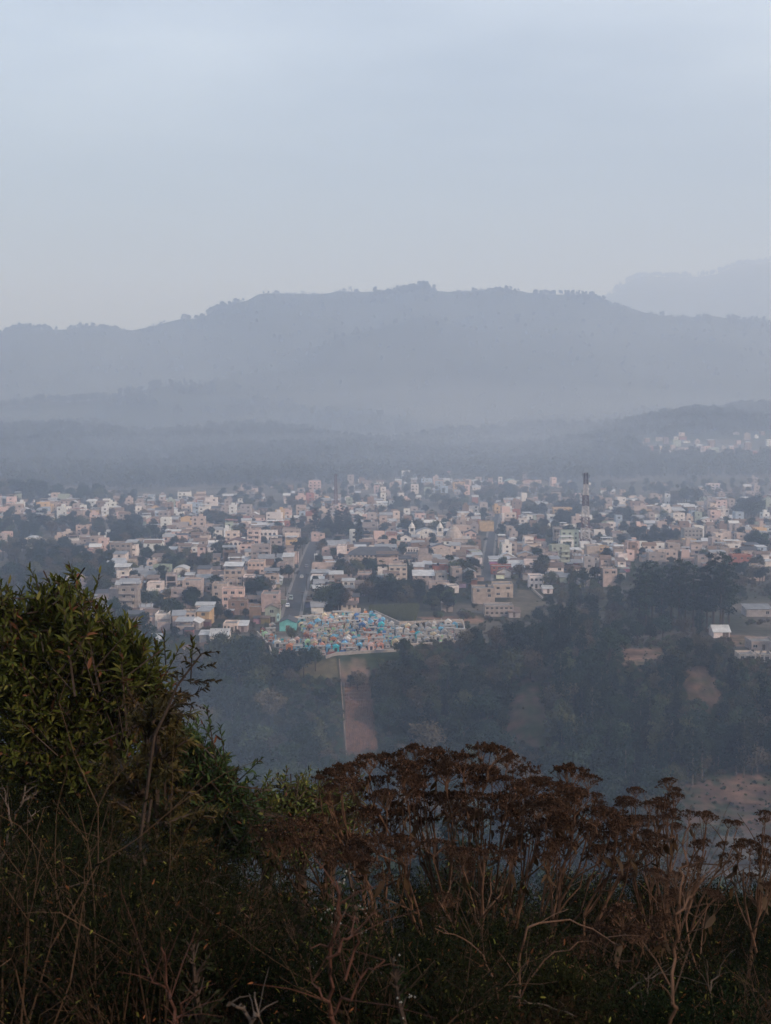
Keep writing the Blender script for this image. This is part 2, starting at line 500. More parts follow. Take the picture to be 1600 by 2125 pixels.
# ------------------------------------------------------------------ middle-distance trees
M['leaf_dark'] = material('foliage_dark', (0.020, 0.038, 0.022), 0.8, 0.15, noise=(0.35, 0.4, 0.2), rand=0.65)
M['leaf_mid'] = material('foliage_green', (0.062, 0.078, 0.038), 0.8, 0.15, noise=(0.35, 0.45, 0.2), rand=0.65)
M['leaf_dry'] = material('foliage_dry', (0.105, 0.088, 0.055), 0.85, 0.1, noise=(0.5, 0.5, 0.2), rand=0.3)
M['bark_pale'] = material('bark_pale', (0.17, 0.145, 0.115), 0.9, 0.1, noise=(1.5, 0.4, 0.2))
M['bark_dark'] = material('bark_dark', (0.065, 0.048, 0.036), 0.9, 0.1, noise=(1.5, 0.6, 0.2))

def scatter_leaves(cent, rad, n, size, g, shell=0.55, flat=1.0):
    """n irregular leaf-clump quads spread through ellipsoids (cent k,3; rad k,3)"""
    k = len(cent)
    wgt = (rad[:, 0] * rad[:, 1] * rad[:, 2]) ** (2 / 3); wgt = wgt / wgt.sum()
    idx = g.choice(k, n, p=wgt)
    d = g.normal(size=(n, 3)); d /= np.linalg.norm(d, axis=1, keepdims=True)
    r = shell + (1 - shell) * g.random(n) ** 0.6
    r = r * (1 + 0.22 * g.normal(size=n))
    P = cent[idx] + d * rad[idx] * r[:, None]
    nrm = d * 0.55 + g.normal(size=(n, 3)) * 0.6; nrm[:, 2] = nrm[:, 2] * flat + 0.25
    nrm /= np.linalg.norm(nrm, axis=1, keepdims=True)
    a = np.cross(nrm, g.normal(size=(n, 3))); a /= np.linalg.norm(a, axis=1, keepdims=True) + 1e-9
    b = np.cross(nrm, a)
    s = size * (0.55 + 0.9 * g.random(n))[:, None]
    q = [P + a * s * g.uniform(.6, 1.2, (n, 1)), P + b * s * g.uniform(.35, .8, (n, 1)) - nrm * s * .2, P - a * s * g.uniform(.6, 1.2, (n, 1)), P - b * s * g.uniform(.35, .8, (n, 1)) - nrm * s * .2]
    V = np.stack(q, 1).reshape(-1, 3)
    return V, np.arange(4 * n).reshape(-1, 4)

def tree_parts(kind, seed, n):
    """returns crown (V,F), trunk MB, crown material, bark material; real metres"""
    g = np.random.default_rng(seed); r = random.Random(seed)
    tb = MB()
    if kind == 'broad':
        H = 11.0; k = 9
        cent = [(0, 0, 7.4)]; rad = [(2.6, 2.6, 2.6)]
        for i in range(k):
            a = 2 * math.pi * (i + r.random()) / k * 1.9; q = r.uniform(1.4, 3.3); z = r.uniform(3.6, 9.2)
            q *= 1 - max(0, z - 7) * .22
            cent.append((math.cos(a) * q, math.sin(a) * q, z)); s = r.uniform(1.1, 2.1); rad.append((s * 1.1, s * 1.1, s * .85))
        tb.path([(0, 0, -1), (.15, 0, 2.5), (.1, .1, 7.5)], .32, .12, 6)
        for c in cent[1:]: tb.path([(.12, .05, r.uniform(2.2, 4.5)), (c[0] * .6, c[1] * .6, c[2] - .6), c], .13, .04, 4)
        size, sh = .36, .55
        mats = (('leaf_mid', 'leaf_dark', 'leaf_dry')[(seed // 7) % 3] if (seed // 7) % 5 != 4 else 'leaf_dark', 'bark_dark')
    elif kind == 'euca':
        H = 17.0; cent = []; rad = []
        for i in range(15):
            z = 4.2 + i * .86; a = r.uniform(0, 6.28); q = r.uniform(.3, 1.9) * (1.2 - abs(z - 10) * .07)
            cent.append((math.cos(a) * q, math.sin(a) * q, z)); s = r.uniform(1.0, 1.75) * (1.15 - abs(z - 10) * .06); rad.append((s, s, s * 1.05))
        bx = r.uniform(-.5, .5)
        tb.path([(0, 0, -1), (bx * .3, .1, 5), (bx, 0, 11), (bx * .6, 0, 16)], .26, .06, 6)
        for c in cent: tb.path([(bx * .6, 0, c[2] - 1.8), c], .08, .03, 4)
        size, sh = .34, .3
        mats = ('leaf_mid' if seed % 3 == 0 else 'leaf_dark', 'bark_pale')
    elif kind == 'pine':
        H = 22.0; cent = []; rad = []
        for i in range(17):
            z = 7.5 + i * .86; a = i * 2.4 + r.uniform(-.6, .6); q = r.uniform(.8, 3.2) * max(.25, 1.05 - (z - 7) * .045)
            cent.append((math.cos(a) * q, math.sin(a) * q, z)); s = r.uniform(1.0, 1.8) * max(.55, 1.1 - (z - 7) * .03); rad.append((s * 1.25, s * 1.25, s * .62))
        tb.path([(0, 0, -1), (.1, 0, 10), (0, .1, 21)], .36, .07, 6)
        for c in cent: tb.path([(.05, 0, c[2] - .9), (c[0], c[1], c[2] - .1)], .09, .03, 4)
        size, sh = .34, .3
        mats = ('leaf_dark', 'bark_dark')
    elif kind == 'cypress':
        H = 12.0; cent = []; rad = []
        for i in range(9):
            z = 1.8 + i * 1.12; s = 1.75 * math.sin(math.pi * min(1, (z + 1.4) / 13.2)) ** .8 * r.uniform(.85, 1.1)
            cent.append((r.uniform(-.25, .25), r.uniform(-.25, .25), z)); rad.append((s, s, 1.25))
        tb.path([(0, 0, -1), (0, 0, 11)], .26, .05, 6)
        size, sh = .30, .6
        mats = ('leaf_dark', 'bark_dark')
    else:                                   # shrub
        H = 3.2; cent = []; rad = []
        for i in range(7):
            a = r.uniform(0, 6.28); q = r.uniform(0, 1.5); s = r.uniform(.7, 1.2)
            cent.append((math.cos(a) * q, math.sin(a) * q, r.uniform(.8, 2.0))); rad.append((s, s, s * .8))
        for c in cent: tb.path([(0, 0, -.5), (c[0] * .5, c[1] * .5, c[2] * .5), c], .07, .02, 4)
        size, sh = .24, .4
        mats = ('leaf_dry' if seed % 2 else 'leaf_mid', 'bark_dark')
    cent = np.array(cent); rad = np.array(rad)
    V, Fc = scatter_leaves(cent, rad, n, size, g, sh)
    return V, Fc, tb, M[mats[0]], M[mats[1]], H

TREE_N = {'broad': 1700, 'euca': 1500, 'pine': 1500, 'cypress': 1300, 'shrub': 420}
PROTO = {}                                   # kind -> list of (crown mesh, trunk mesh, height)
for kind, cnt in (('broad', 5), ('euca', 4), ('pine', 3), ('cypress', 2), ('shrub', 4)):
    PROTO[kind] = []
    for s in range(cnt):
        V, Fc, tb, ml, mk, Hh = tree_parts(kind, 100 + s * 7 + len(kind) * 31, TREE_N[kind])
        PROTO[kind].append((np_mesh(kind + '_crown', V, Fc, [ml]), tb.mesh(kind + '_trunk', [mk]), Hh, (V, Fc, tb, ml, mk)))

def joined_tree(kind, s, keep=1.0):
    """crown and trunk in one mesh, for the far woods"""
    V, Fc, tb, ml, mk = PROTO[kind][s][3]
    if keep < 1:
        n = int(len(Fc) * keep); Fc = Fc[:n]; V = V[:4 * n]
        c = V.reshape(-1, 4, 3).mean(1, keepdims=True)
        V = ((V.reshape(-1, 4, 3) - c) * (1 / keep) ** .5 * .9 + c).reshape(-1, 3)
    tv = np.array(tb.v); tf = np.array(tb.f)
    return np_mesh(kind + '_whole', np.concatenate([V, tv]), np.concatenate([Fc, tf + len(V)]), [ml, mk], midx=np.concatenate([np.zeros(len(Fc), int), np.ones(len(tf), int)]))

def gn_wood(name, groups, label=None):
    """ONE stuff object: whole-tree meshes instanced on points. groups: list of (mesh, [(x,y,z,rot,scale)])"""
    pts, rot, scl, var = [], [], [], []
    for i, (me, pl) in enumerate(groups):
        for p in pl:
            pts.append(p[:3]); rot.append(p[3]); scl.append(p[4]); var.append(i)
    me = bpy.data.meshes.new(name)
    me.vertices.add(len(pts)); me.vertices.foreach_set('co', np.array(pts, np.float32).ravel())
    for nm, ty, dat in (('rotz', 'FLOAT', rot), ('scl', 'FLOAT', scl), ('var', 'INT', var)):
        a = me.attributes.new(nm, ty, 'POINT'); a.data.foreach_set('value', np.array(dat, np.float32 if ty == 'FLOAT' else np.int32))
    o = link(name, me)
    ng = bpy.data.node_groups.new(name, 'GeometryNodeTree')
    ng.interface.new_socket('Geometry', in_out='INPUT', socket_type='NodeSocketGeometry')
    ng.interface.new_socket('Geometry', in_out='OUTPUT', socket_type='NodeSocketGeometry')
    N = ng.nodes.new; L = ng.links.new
    gi = N('NodeGroupInput'); go = N('NodeGroupOutput')
    def attr(nm, ty):
        n = N('GeometryNodeInputNamedAttribute'); n.data_type = ty; n.inputs['Name'].default_value = nm; return n.outputs['Attribute']
    ar, asx, av = attr('rotz', 'FLOAT'), attr('scl', 'FLOAT'), attr('var', 'INT')
    cr = N('ShaderNodeCombineXYZ'); L(ar, cr.inputs['Z'])
    j = N('GeometryNodeJoinGeometry')
    for i, (m_, pl) in enumerate(groups):
        src = bpy.data.objects.new(m_.name, m_)              # source of the copies, not linked into the scene
        oi = N('GeometryNodeObjectInfo'); oi.inputs['Object'].default_value = src; oi.inputs['As Instance'].default_value = True
        cp = N('FunctionNodeCompare'); cp.data_type = 'INT'; cp.operation = 'EQUAL'
        L(av, cp.inputs[2]); cp.inputs[3].default_value = i
        ip = N('GeometryNodeInstanceOnPoints')
        L(gi.outputs[0], ip.inputs['Points']); L(cp.outputs[0], ip.inputs['Selection']); L(oi.outputs['Geometry'], ip.inputs['Instance'])
        L(cr.outputs[0], ip.inputs['Rotation']); L(asx, ip.inputs['Scale'])
        L(ip.outputs[0], j.inputs[0])
    L(j.outputs[0], go.inputs[0])
    md = o.modifiers.new('wood', 'NODES'); md.node_group = ng
    return tag(o, label=label, kind='stuff')

# where trees stand: (px, py) is the foot of the tree on the ground
TREES = []                                   # dict(px,py,x,y,kind,h,hpx)
OPEN_PX = [CEM_PX,
           [(700, 1370), (762, 1366), (790, 1560), (716, 1575)], [(628, 1372), (704, 1370), (708, 1404), (618, 1406)],
           [(1405, 1632), (1480, 1610), (1640, 1598), (1700, 1740), (1420, 1720)], [(1400, 1790), (1480, 1735), (1700, 1715), (1750, 1830), (1380, 1830)],
           [(1288, 1348), (1375, 1342), (1380, 1365), (1330, 1382), (1290, 1376)], [(1420, 1388), (1460, 1384), (1500, 1448), (1470, 1470), (1428, 1452)],
           [(1500, 1300), (1640, 1300), (1640, 1372), (1540, 1372)], [(1085, 1410), (1112, 1408), (1140, 1520), (1125, 1550), (1050, 1545), (1060, 1470)],
           [(1075, 1225), (1120, 1222), (1130, 1252), (1088, 1275), (1035, 1265)], [(985, 1206), (1070, 1206), (1080, 1282), (1003, 1282)], [(1480, 1250), (1602, 1243), (1602, 1290), (1560, 1290), (1515, 1326), (1480, 1326)]]
OPEN_PX.append([(593, 1290), (632, 1290), (655, 1190), (672, 1115), (648, 1115), (618, 1200)])
OPEN_PX.append([(1003, 1206), (1022, 1206), (1030, 1100), (1010, 1100)])
def free(px, py, w, hp):
    xs = np.array([px, px - .35 * w, px + .35 * w, px, px - .3 * w, px + .3 * w, px]); ys = np.array([py - .1 * hp, py - .4 * hp, py - .4 * hp, py - .65 * hp, py - .8 * hp, py - .8 * hp, py - .97 * hp])
    return not any(inpoly(xs, ys, q).any() for q in OPEN_PX)

def plant(px, py, kind, h, check=True, wf=None):
    x, y = hit(px, py)
    hp = h * F / y
    wf = wf or {'broad': .72, 'euca': .3, 'pine': .34, 'cypress': .3, 'shrub': 1.1}[kind]
    if check and not free(px, py, hp * wf, hp):
        if h > 7:
            return plant(px, py, 'shrub', h * .3)
        return None
    TREES.append(dict(px=px, py=py, x=x, y=y, kind=kind, h=h, hpx=hp))

def poisson(poly, dist, r, cap=4000):
    xs = [p[0] for p in poly]; ys = [p[1] for p in poly]
    out = []
    A = (max(xs) - min(xs)) * (max(ys) - min(ys))
    for _ in range(int(min(cap * 20, 9 * A / dist ** 2))):
        p = (r.uniform(min(xs), max(xs)), r.uniform(min(ys), max(ys)))
        if not inpoly(np.array([p[0]]), np.array([p[1]]), poly)[0]: continue
        if all(abs(p[0] - q[0]) > dist or (p[0] - q[0]) ** 2 + ((p[1] - q[1]) * 1.5) ** 2 > dist * dist for q in out): out.append(p)
    return out

tr = random.Random(21)
# the wood on the slope under the town
for p in poisson([(300, 1372), (560, 1378), (830, 1362), (1000, 1350), (1160, 1330), (1290, 1395), (1420, 1400), (1640, 1395), (1680, 1620), (1400, 1640), (1340, 1760), (300, 1760)], 26, tr) + poisson([(520, 1760), (1340, 1760), (1420, 1840), (1660, 1840), (1660, 1980), (700, 1980)], 42, tr) + poisson([(-260, 1310), (330, 1340), (330, 1900), (-260, 1900)], 40, tr) + poisson([(1660, 1330), (1900, 1330), (1900, 1900), (1660, 1900)], 40, tr):
    u = tr.random()
    k = 'broad' if u < .66 else 'euca' if u < .80 else 'shrub' if u < .92 else 'cypress'
    if p[0] > 1100 and u < .18: k = 'euca'
    if 560 < p[0] < 712 and 1405 < p[1] < 1585: k = 'broad'; hh = tr.uniform(4.5, 7)
    else: hh = {'broad': tr.uniform(7, 15), 'euca': tr.uniform(10, 18), 'cypress': tr.uniform(7, 11), 'shrub': tr.uniform(2.5, 4)}[k]
    plant(p[0], p[1], k, hh)
# tall row of pale trunks above the right-hand field
for i in range(22): plant(1170 + i * 21 + tr.uniform(-9, 9), 1618 + tr.uniform(-16, 8) - max(0, i - 9) * .7, 'euca', tr.uniform(13, 19), True)
for i in range(10): plant(1200 + i * 28 + tr.uniform(-9, 9), 1680 + tr.uniform(-10, 18), 'broad', tr.uniform(9, 13), True)
# dark trees along the cemetery edge and the left shoulder
for px, py, k, h in ((605, 1333, 'broad', 7), (598, 1408, 'broad', 10.5), (630, 1405, 'broad', 11), (655, 1392, 'broad', 9), (580, 1402, 'broad', 8), (838, 1376, 'broad', 9.5), (856, 1384, 'broad', 7.5), (862, 1395, 'broad', 9), (968, 1352, 'broad', 9), (985, 1345, 'broad', 8), (742, 1432, 'broad', 7.5), (728, 1428, 'broad', 5),
                    (520, 1385, 'broad', 12), (490, 1395, 'broad', 12.5), (545, 1395, 'broad', 11), (560, 1420, 'broad', 12), (460, 1400, 'broad', 12), (500, 1440, 'broad', 13), (440, 1420, 'broad', 11), (405, 1430, 'broad', 11), (370, 1420, 'broad', 10), (355, 1390, 'broad', 8), (400, 1375, 'broad', 7), (1085, 1375, 'euca', 17), (1060, 1370, 'euca', 15), (1105, 1365, 'euca', 18), (1170, 1440, 'euca', 16), (1160, 1540, 'euca', 14)):
    plant(px, py, k, h, px < 560 or px > 1000) if px != 605 else None
plant(605, 1333, 'broad', 6.5, False)
# the knoll to the right of the town
for p in poisson([(1130, 1230), (1190, 1200), (1270, 1225), (1330, 1190), (1540, 1190), (1560, 1300), (1480, 1345), (1500, 1400), (1290, 1400), (1120, 1370), (1060, 1330), (1000, 1320), (1090, 1290)], 22, tr):
    u = tr.random(); k = 'broad' if u < .75 else 'shrub' if u < .9 else 'euca'
    plant(p[0], p[1], k, {'broad': tr.uniform(6, 10), 'shrub': 3, 'euca': 12}[k])
for px, py, h in ((1336, 1290, 25), (1352, 1300, 26), (1326, 1300, 23), (1372, 1300, 24), (1408, 1310, 28), (1422, 1300, 26), (1438, 1310, 26), (1455, 1305, 25), (1480, 1300, 29), (1500, 1310, 31), (1512, 1300, 28), (1392, 1300, 24), (1466, 1312, 27), (1340, 1318, 24), (1494, 1318, 27)):
    plant(px, py, 'pine', h, False)
# clumps among the houses: (centre, radii, number, height range, kind)
CLUMPS = [(50, 1034, 85, 10, 34, 13, 19, 'broad'), (185, 1040, 40, 7, 12, 12, 16, 'broad'), (100, 1105, 150, 14, 42, 8, 12, 'broad'), (250, 1105, 60, 12, 14, 8, 12, 'broad'), (455, 1090, 42, 8, 9, 8, 11, 'broad'), (252, 1132, 34, 8, 9, 8, 12, 'broad'), (75, 1160, 80, 14, 30, 8, 12, 'broad'),
          (100, 1215, 140, 50, 85, 7, 11, 'broad'), (385, 1180, 55, 14, 18, 7, 10, 'broad'), (330, 1165, 30, 8, 6, 6, 9, 'broad'), (463, 1162, 16, 6, 5, 8, 11, 'broad'), (555, 1135, 24, 6, 7, 6, 9, 'broad'), (532, 1238, 30, 10, 12, 7, 10, 'broad'),
          (405, 1266, 22, 6, 4, 9, 11, 'broad'), (608, 1112, 5, 2, 2, 13, 15, 'cypress'), (690, 1112, 48, 10, 13, 13, 20, 'pine'), (690, 1118, 48, 6, 12, 9, 12, 'broad'), (747, 1132, 6, 4, 3, 14, 17, 'cypress'), (772, 1192, 26, 5, 7, 8, 10, 'broad'), (722, 1198, 20, 8, 7, 7, 10, 'broad'),
          (688, 1266, 24, 8, 9, 9, 12, 'broad'), (822, 1246, 60, 16, 24, 7, 11, 'broad'), (850, 1210, 9, 4, 3, 10, 12, 'cypress'), (915, 1262, 22, 14, 10, 6, 9, 'broad'), (958, 1203, 18, 6, 6, 9, 11, 'broad'), (1130, 1203, 13, 6, 4, 10, 12, 'broad'), (1035, 1035, 50, 9, 14, 10, 14, 'broad'),
          (1107, 1072, 24, 6, 6, 10, 13, 'broad'), (1185, 1092, 24, 5, 6, 10, 13, 'broad'), (1295, 1085, 22, 5, 5, 10, 13, 'broad'), (1425, 1046, 28, 5, 7, 12, 15, 'broad'), (1558, 1072, 44, 8, 14, 12, 16, 'broad'), (1576, 1140, 26, 4, 6, 9, 11, 'broad'), (860, 1112, 22, 5, 7, 10, 13, 'broad'), (905, 1112, 14, 4, 4, 9, 12, 'broad'),
          (455, 1285, 10, 4, 3, 5, 8, 'broad'), (362, 1290, 16, 5, 5, 7, 10, 'broad'), (310, 1262, 26, 8, 9, 6, 9, 'broad'), (300, 1120, 30, 8, 8, 8, 11, 'broad'), (1570, 1205, 30, 12, 8, 8, 11, 'broad'), (1585, 1300, 30, 6, 6, 6, 9, 'broad'), (1000, 1180, 6, 3, 2, 7, 8, 'broad'), (820, 1170, 8, 3, 2, 6, 8, 'broad'), (940, 1282, 40, 5, 7, 3, 4, 'shrub'),
          (1190, 1060, 60, 8, 8, 8, 12, 'broad'), (560, 1060, 60, 8, 7, 8, 12, 'broad'), (900, 1060, 80, 12, 10, 8, 12, 'broad'), (1350, 1130, 80, 14, 9, 8, 11, 'broad'), (1130, 1120, 60, 12, 7, 8, 11, 'broad'), (660, 1240, 8, 4, 2, 6, 7, 'broad'), (480, 1250, 20, 6, 5, 5, 7, 'broad')]
for cx, cy_, rx, ry, n, h0, h1, k in CLUMPS:
    for _ in range(n):
        a = tr.uniform(0, 6.283); q = math.sqrt(tr.random())
        plant(cx + rx * q * math.cos(a), cy_ + ry * q * math.sin(a), k, tr.uniform(h0, h1))
GREEN = [(cx, cy_ - 3, rx + 4, ry + 5) for cx, cy_, rx, ry, n, h0, h1, k in CLUMPS if n * 130 > rx * ry]
# ------------------------------------------------------------------ houses
M['plaster'] = material('plaster', (0.4, 0.4, 0.4), 0.9, 0.15, noise=(0.55, 0.66, 0.16), obj_color=True)
M['roofpaint'] = material('roof_sheet', (0.4, 0.4, 0.4), 0.7, 0.3, noise=(0.4, 0.6, 0.2), obj_color=True)
M['concrete'] = material('concrete', (0.27, 0.245, 0.225), 0.95, 0.1, noise=(0.5, 0.6, 0.18))
M['glass'] = material('window_glass', (0.022, 0.024, 0.028), 0.25, 0.5)
M['frame'] = material('window_frame', (0.42, 0.40, 0.38), 0.6, 0.3)
M['door'] = material('door_metal', (0.10, 0.075, 0.06), 0.6, 0.3, rand=0.4)
M['tank'] = material('tank_plastic', (0.02, 0.02, 0.022), 0.5, 0.4)
M['steel'] = material('galvanised_steel', (0.36, 0.35, 0.35), 0.5, 0.5)
M['townfar'] = material('far_town', (0.4, 0.4, 0.4), 0.9, 0.15, attr='Col')

WALLS = {'white': (0.74, 0.70, 0.66), 'cream': (0.58, 0.51, 0.44), 'beige': (0.45, 0.38, 0.33), 'grey block': (0.34, 0.305, 0.28), 'pale pink': (0.58, 0.45, 0.40),
         'brick red': (0.30, 0.12, 0.085), 'yellow': (0.56, 0.41, 0.22), 'pale green': (0.33, 0.40, 0.33), 'pale blue': (0.33, 0.42, 0.50), 'blue': (0.10, 0.18, 0.32), 'brown': (0.22, 0.16, 0.12), 'grey': (0.36, 0.34, 0.33), 'turquoise': (0.16, 0.46, 0.44), 'orange': (0.50, 0.24, 0.13)}
ROOFS = {'pale metal': (0.40, 0.40, 0.41), 'rusty metal': (0.17, 0.115, 0.085), 'grey metal': (0.26, 0.26, 0.27), 'red-brown': (0.20, 0.085, 0.062), 'dark': (0.075, 0.075, 0.082), 'white': (0.52, 0.51, 0.50), 'concrete': (0.29, 0.26, 0.235), 'green': (0.26, 0.36, 0.32)}

def facade(mb, P, U, W, z0, z1, holes, depth=.18, m=0):
    """wall plane from P along unit U with recessed openings (u0,u1,za,zb)"""
    nx, ny = U[1], -U[0]
    us = sorted({0.0, W} | {h[0] for h in holes} | {h[1] for h in holes})
    zs = sorted({z0, z1} | {h[2] for h in holes} | {h[3] for h in holes})
    def pt(u, z, d=0): return (P[0] + U[0] * u - nx * d, P[1] + U[1] * u - ny * d, z)
    for i in range(len(us) - 1):
        for j in range(len(zs) - 1):
            uc, zc = (us[i] + us[i + 1]) / 2, (zs[j] + zs[j + 1]) / 2
            if any(h[0] < uc < h[1] and h[2] < zc < h[3] for h in holes): continue
            mb.face([pt(us[i], zs[j]), pt(us[i + 1], zs[j]), pt(us[i + 1], zs[j + 1]), pt(us[i], zs[j + 1])], m)
    for a, b, c, d in holes:
        mb.face([pt(a, c), pt(b, c), pt(b, c, depth), pt(a, c, depth)], m)
        mb.face([pt(a, d, depth), pt(b, d, depth), pt(b, d), pt(a, d)], m)
        mb.face([pt(a, c), pt(a, c, depth), pt(a, d, depth), pt(a, d)], m)
        mb.face([pt(b, c, depth), pt(b, c), pt(b, d), pt(b, d, depth)], m)

def make_window_mesh():
    mb = MB()
    t = .06
    mb.box(-.5, .5, 0, .05, -.5, -.5 + t, 0); mb.box(-.5, .5, 0, .05, .5 - t, .5, 0)
    mb.box(-.5, -.5 + t, .001, .049, -.5 + t, .5 - t, 0); mb.box(.5 - t, .5, .001, .049, -.5 + t, .5 - t, 0)
    mb.box(-.025, .025, .002, .048, -.5 + t, .5 - t, 0)
    mb.face([(-.5 + t, .03, -.5 + t), (.5 - t, .03, -.5 + t), (.5 - t, .03, .5 - t), (-.5 + t, .03, .5 - t)], 1)
    return mb.mesh('window', [M['frame'], M['glass']])
def make_arch_mesh():
    mb = MB()
    pts = [(-.5, -.5), (.5, -.5)] + [(.5 * math.cos(a), .05 + .45 * math.sin(a)) for a in [math.pi * i / 8 for i in range(9)]]
    mb.prism([(x, z) for x, z in pts], -.02, .03, 1)
    mb.box(-.5, .5, -.06, .0, -.56, -.5, 0)
    return mb.mesh('arched_window', [M['frame'], M['glass']])
def make_door_mesh():
    mb = MB()
    mb.box(-.5, .5, .03, .07, -.5, .5, 0)
    mb.box(-.5, -.45, .0, .06, -.5, .5, 1); mb.box(.45, .5, .0, .06, -.5, .5, 1); mb.box(-.45, .45, .001, .06, .46, .5, 1)
    mb.box(-.01, .01, .02, .03, -.5, .46, 1)
    return mb.mesh('door', [M['door'], M['frame']])
WIN, ARCH, DOOR = make_window_mesh(), make_arch_mesh(), make_door_mesh()
def make_tank():
    mb = MB()
    mb.lathe([(0, .5), (.55, .5), (.6, .6), (.6, 1.6), (.35, 1.85), (.2, 1.95), (0, 1.95)], 10, 0)
    for a in (-.4, .4):
        for b in (-.4, .4): mb.box(a - .05, a + .05, b - .05, b + .05, 0, .52, 1)
    return mb.mesh('water_tank', [M['tank'], M['concrete']])
TANK = make_tank()

def roof_mesh(kind, w, d, h, ov=.4):
    """roof over a body x -w/2..w/2, y 0..d; h is the wall top"""
    mb = MB(); t = .09
    a, b = -w / 2 - ov, w / 2 + ov
    if kind == 'gable_y':                       # gable end faces the front
        k = min(2.2, w * .24)
        mb.prism([(a, h - ov * .3), (0, h + k), (b, h - ov * .3), (b, h - ov * .3 + t), (0, h + k + t), (a, h - ov * .3 + t)], -ov, d + ov)
    elif kind == 'gable_x':                     # slope faces the front
        k = min(2.4, d * .24)
        for y0, y1, z0, z1 in ((-ov, d / 2, h - .2, h + k), (d / 2, d + ov, h + k, h - .2)):
            mb.face([(a, y0, z0), (b, y0, z0), (b, y1, z1), (a, y1, z1)]); mb.face([(a, y1, z1 + t), (b, y1, z1 + t), (b, y0, z0 + t), (a, y0, z0 + t)][::-1])
            mb.face([(a, y0, z0), (b, y0, z0), (b, y0, z0 + t), (a, y0, z0 + t)]) if z0 < z1 else mb.face([(b, y1, z1), (a, y1, z1), (a, y1, z1 + t), (b, y1, z1 + t)])
            mb.face([(a, y0, z0), (a, y0, z0 + t), (a, y1, z1 + t), (a, y1, z1)]); mb.face([(b, y0, z0), (b, y1, z1), (b, y1, z1 + t), (b, y0, z0 + t)])
    elif kind == 'shed':
        k = d * .13
        for s, z in ((1, t), (-1, 0)):
            q = [(a, -ov, h + z), (b, -ov, h + z), (b, d + ov, h + k + z), (a, d + ov, h + k + z)]
            mb.face(q if s > 0 else q[::-1])
        mb.face([(a, -ov, h), (b, -ov, h), (b, -ov, h + t), (a, -ov, h + t)])
        mb.face([(a, -ov, h), (a, -ov, h + t), (a, d + ov, h + k + t), (a, d + ov, h + k)]); mb.face([(b, -ov, h), (b, d + ov, h + k), (b, d + ov, h + k + t), (b, -ov, h + t)])
    elif kind == 'hip':
        k = min(4.2, d * .3); e = min(w * .28, d * .42)
        c0, c1, c2, c3 = (a, -ov, h), (b, -ov, h), (b, d + ov, h), (a, d + ov, h)
        r0, r1 = (-w / 2 + e, d / 2, h + k), (w / 2 - e, d / 2, h + k)
        for q in ([c0, c1, r1, r0], [c2, c3, r0, r1], [c1, c2, r1], [c3, c0, r0], [c3, c2, c1, c0]): mb.face(q)
    elif kind == 'vault':
        n = 10; k = w * .2
        o_ = [(a + (b - a) * i / n, h + k * math.sin(math.pi * i / n)) for i in range(n + 1)]
        mb.prism(o_ + [(x, z + .12) for x, z in reversed(o_)], -ov, d + ov)
    elif kind == 'shelter':                     # flat slab plus a sheet on posts
        mb.box(-w / 2 + .2, w / 2 - .2, .2, d - .2, h - .2, h - .02)
        for x in (-w / 2 + .5, w / 2 - .5):
            for y in (.5, d - .6): mb.box(x - .08, x + .08, y - .08, y + .08, h - .02, h + 2.2 + .1 * y)
        mb.face([(a, -ov * .5, h + 2.2), (b, -ov * .5, h + 2.2), (b, d, h + 2.3 + .1 * d), (a, d, h + 2.3 + .1 * d)])
        mb.face([(a, d, h + 2.36 + .1 * d), (b, d, h + 2.36 + .1 * d), (b, -ov * .5, h + 2.26), (a, -ov * .5, h + 2.26)][::-1])
        mb.face([(a, -ov * .5, h + 2.2), (b, -ov * .5, h + 2.2), (b, -ov * .5, h + 2.26), (a, -ov * .5, h + 2.26)])
    else:                                       # flat
        mb.box(-w / 2 + .16, w / 2 - .16, .16, d - .16, h - .22, h)
    return mb

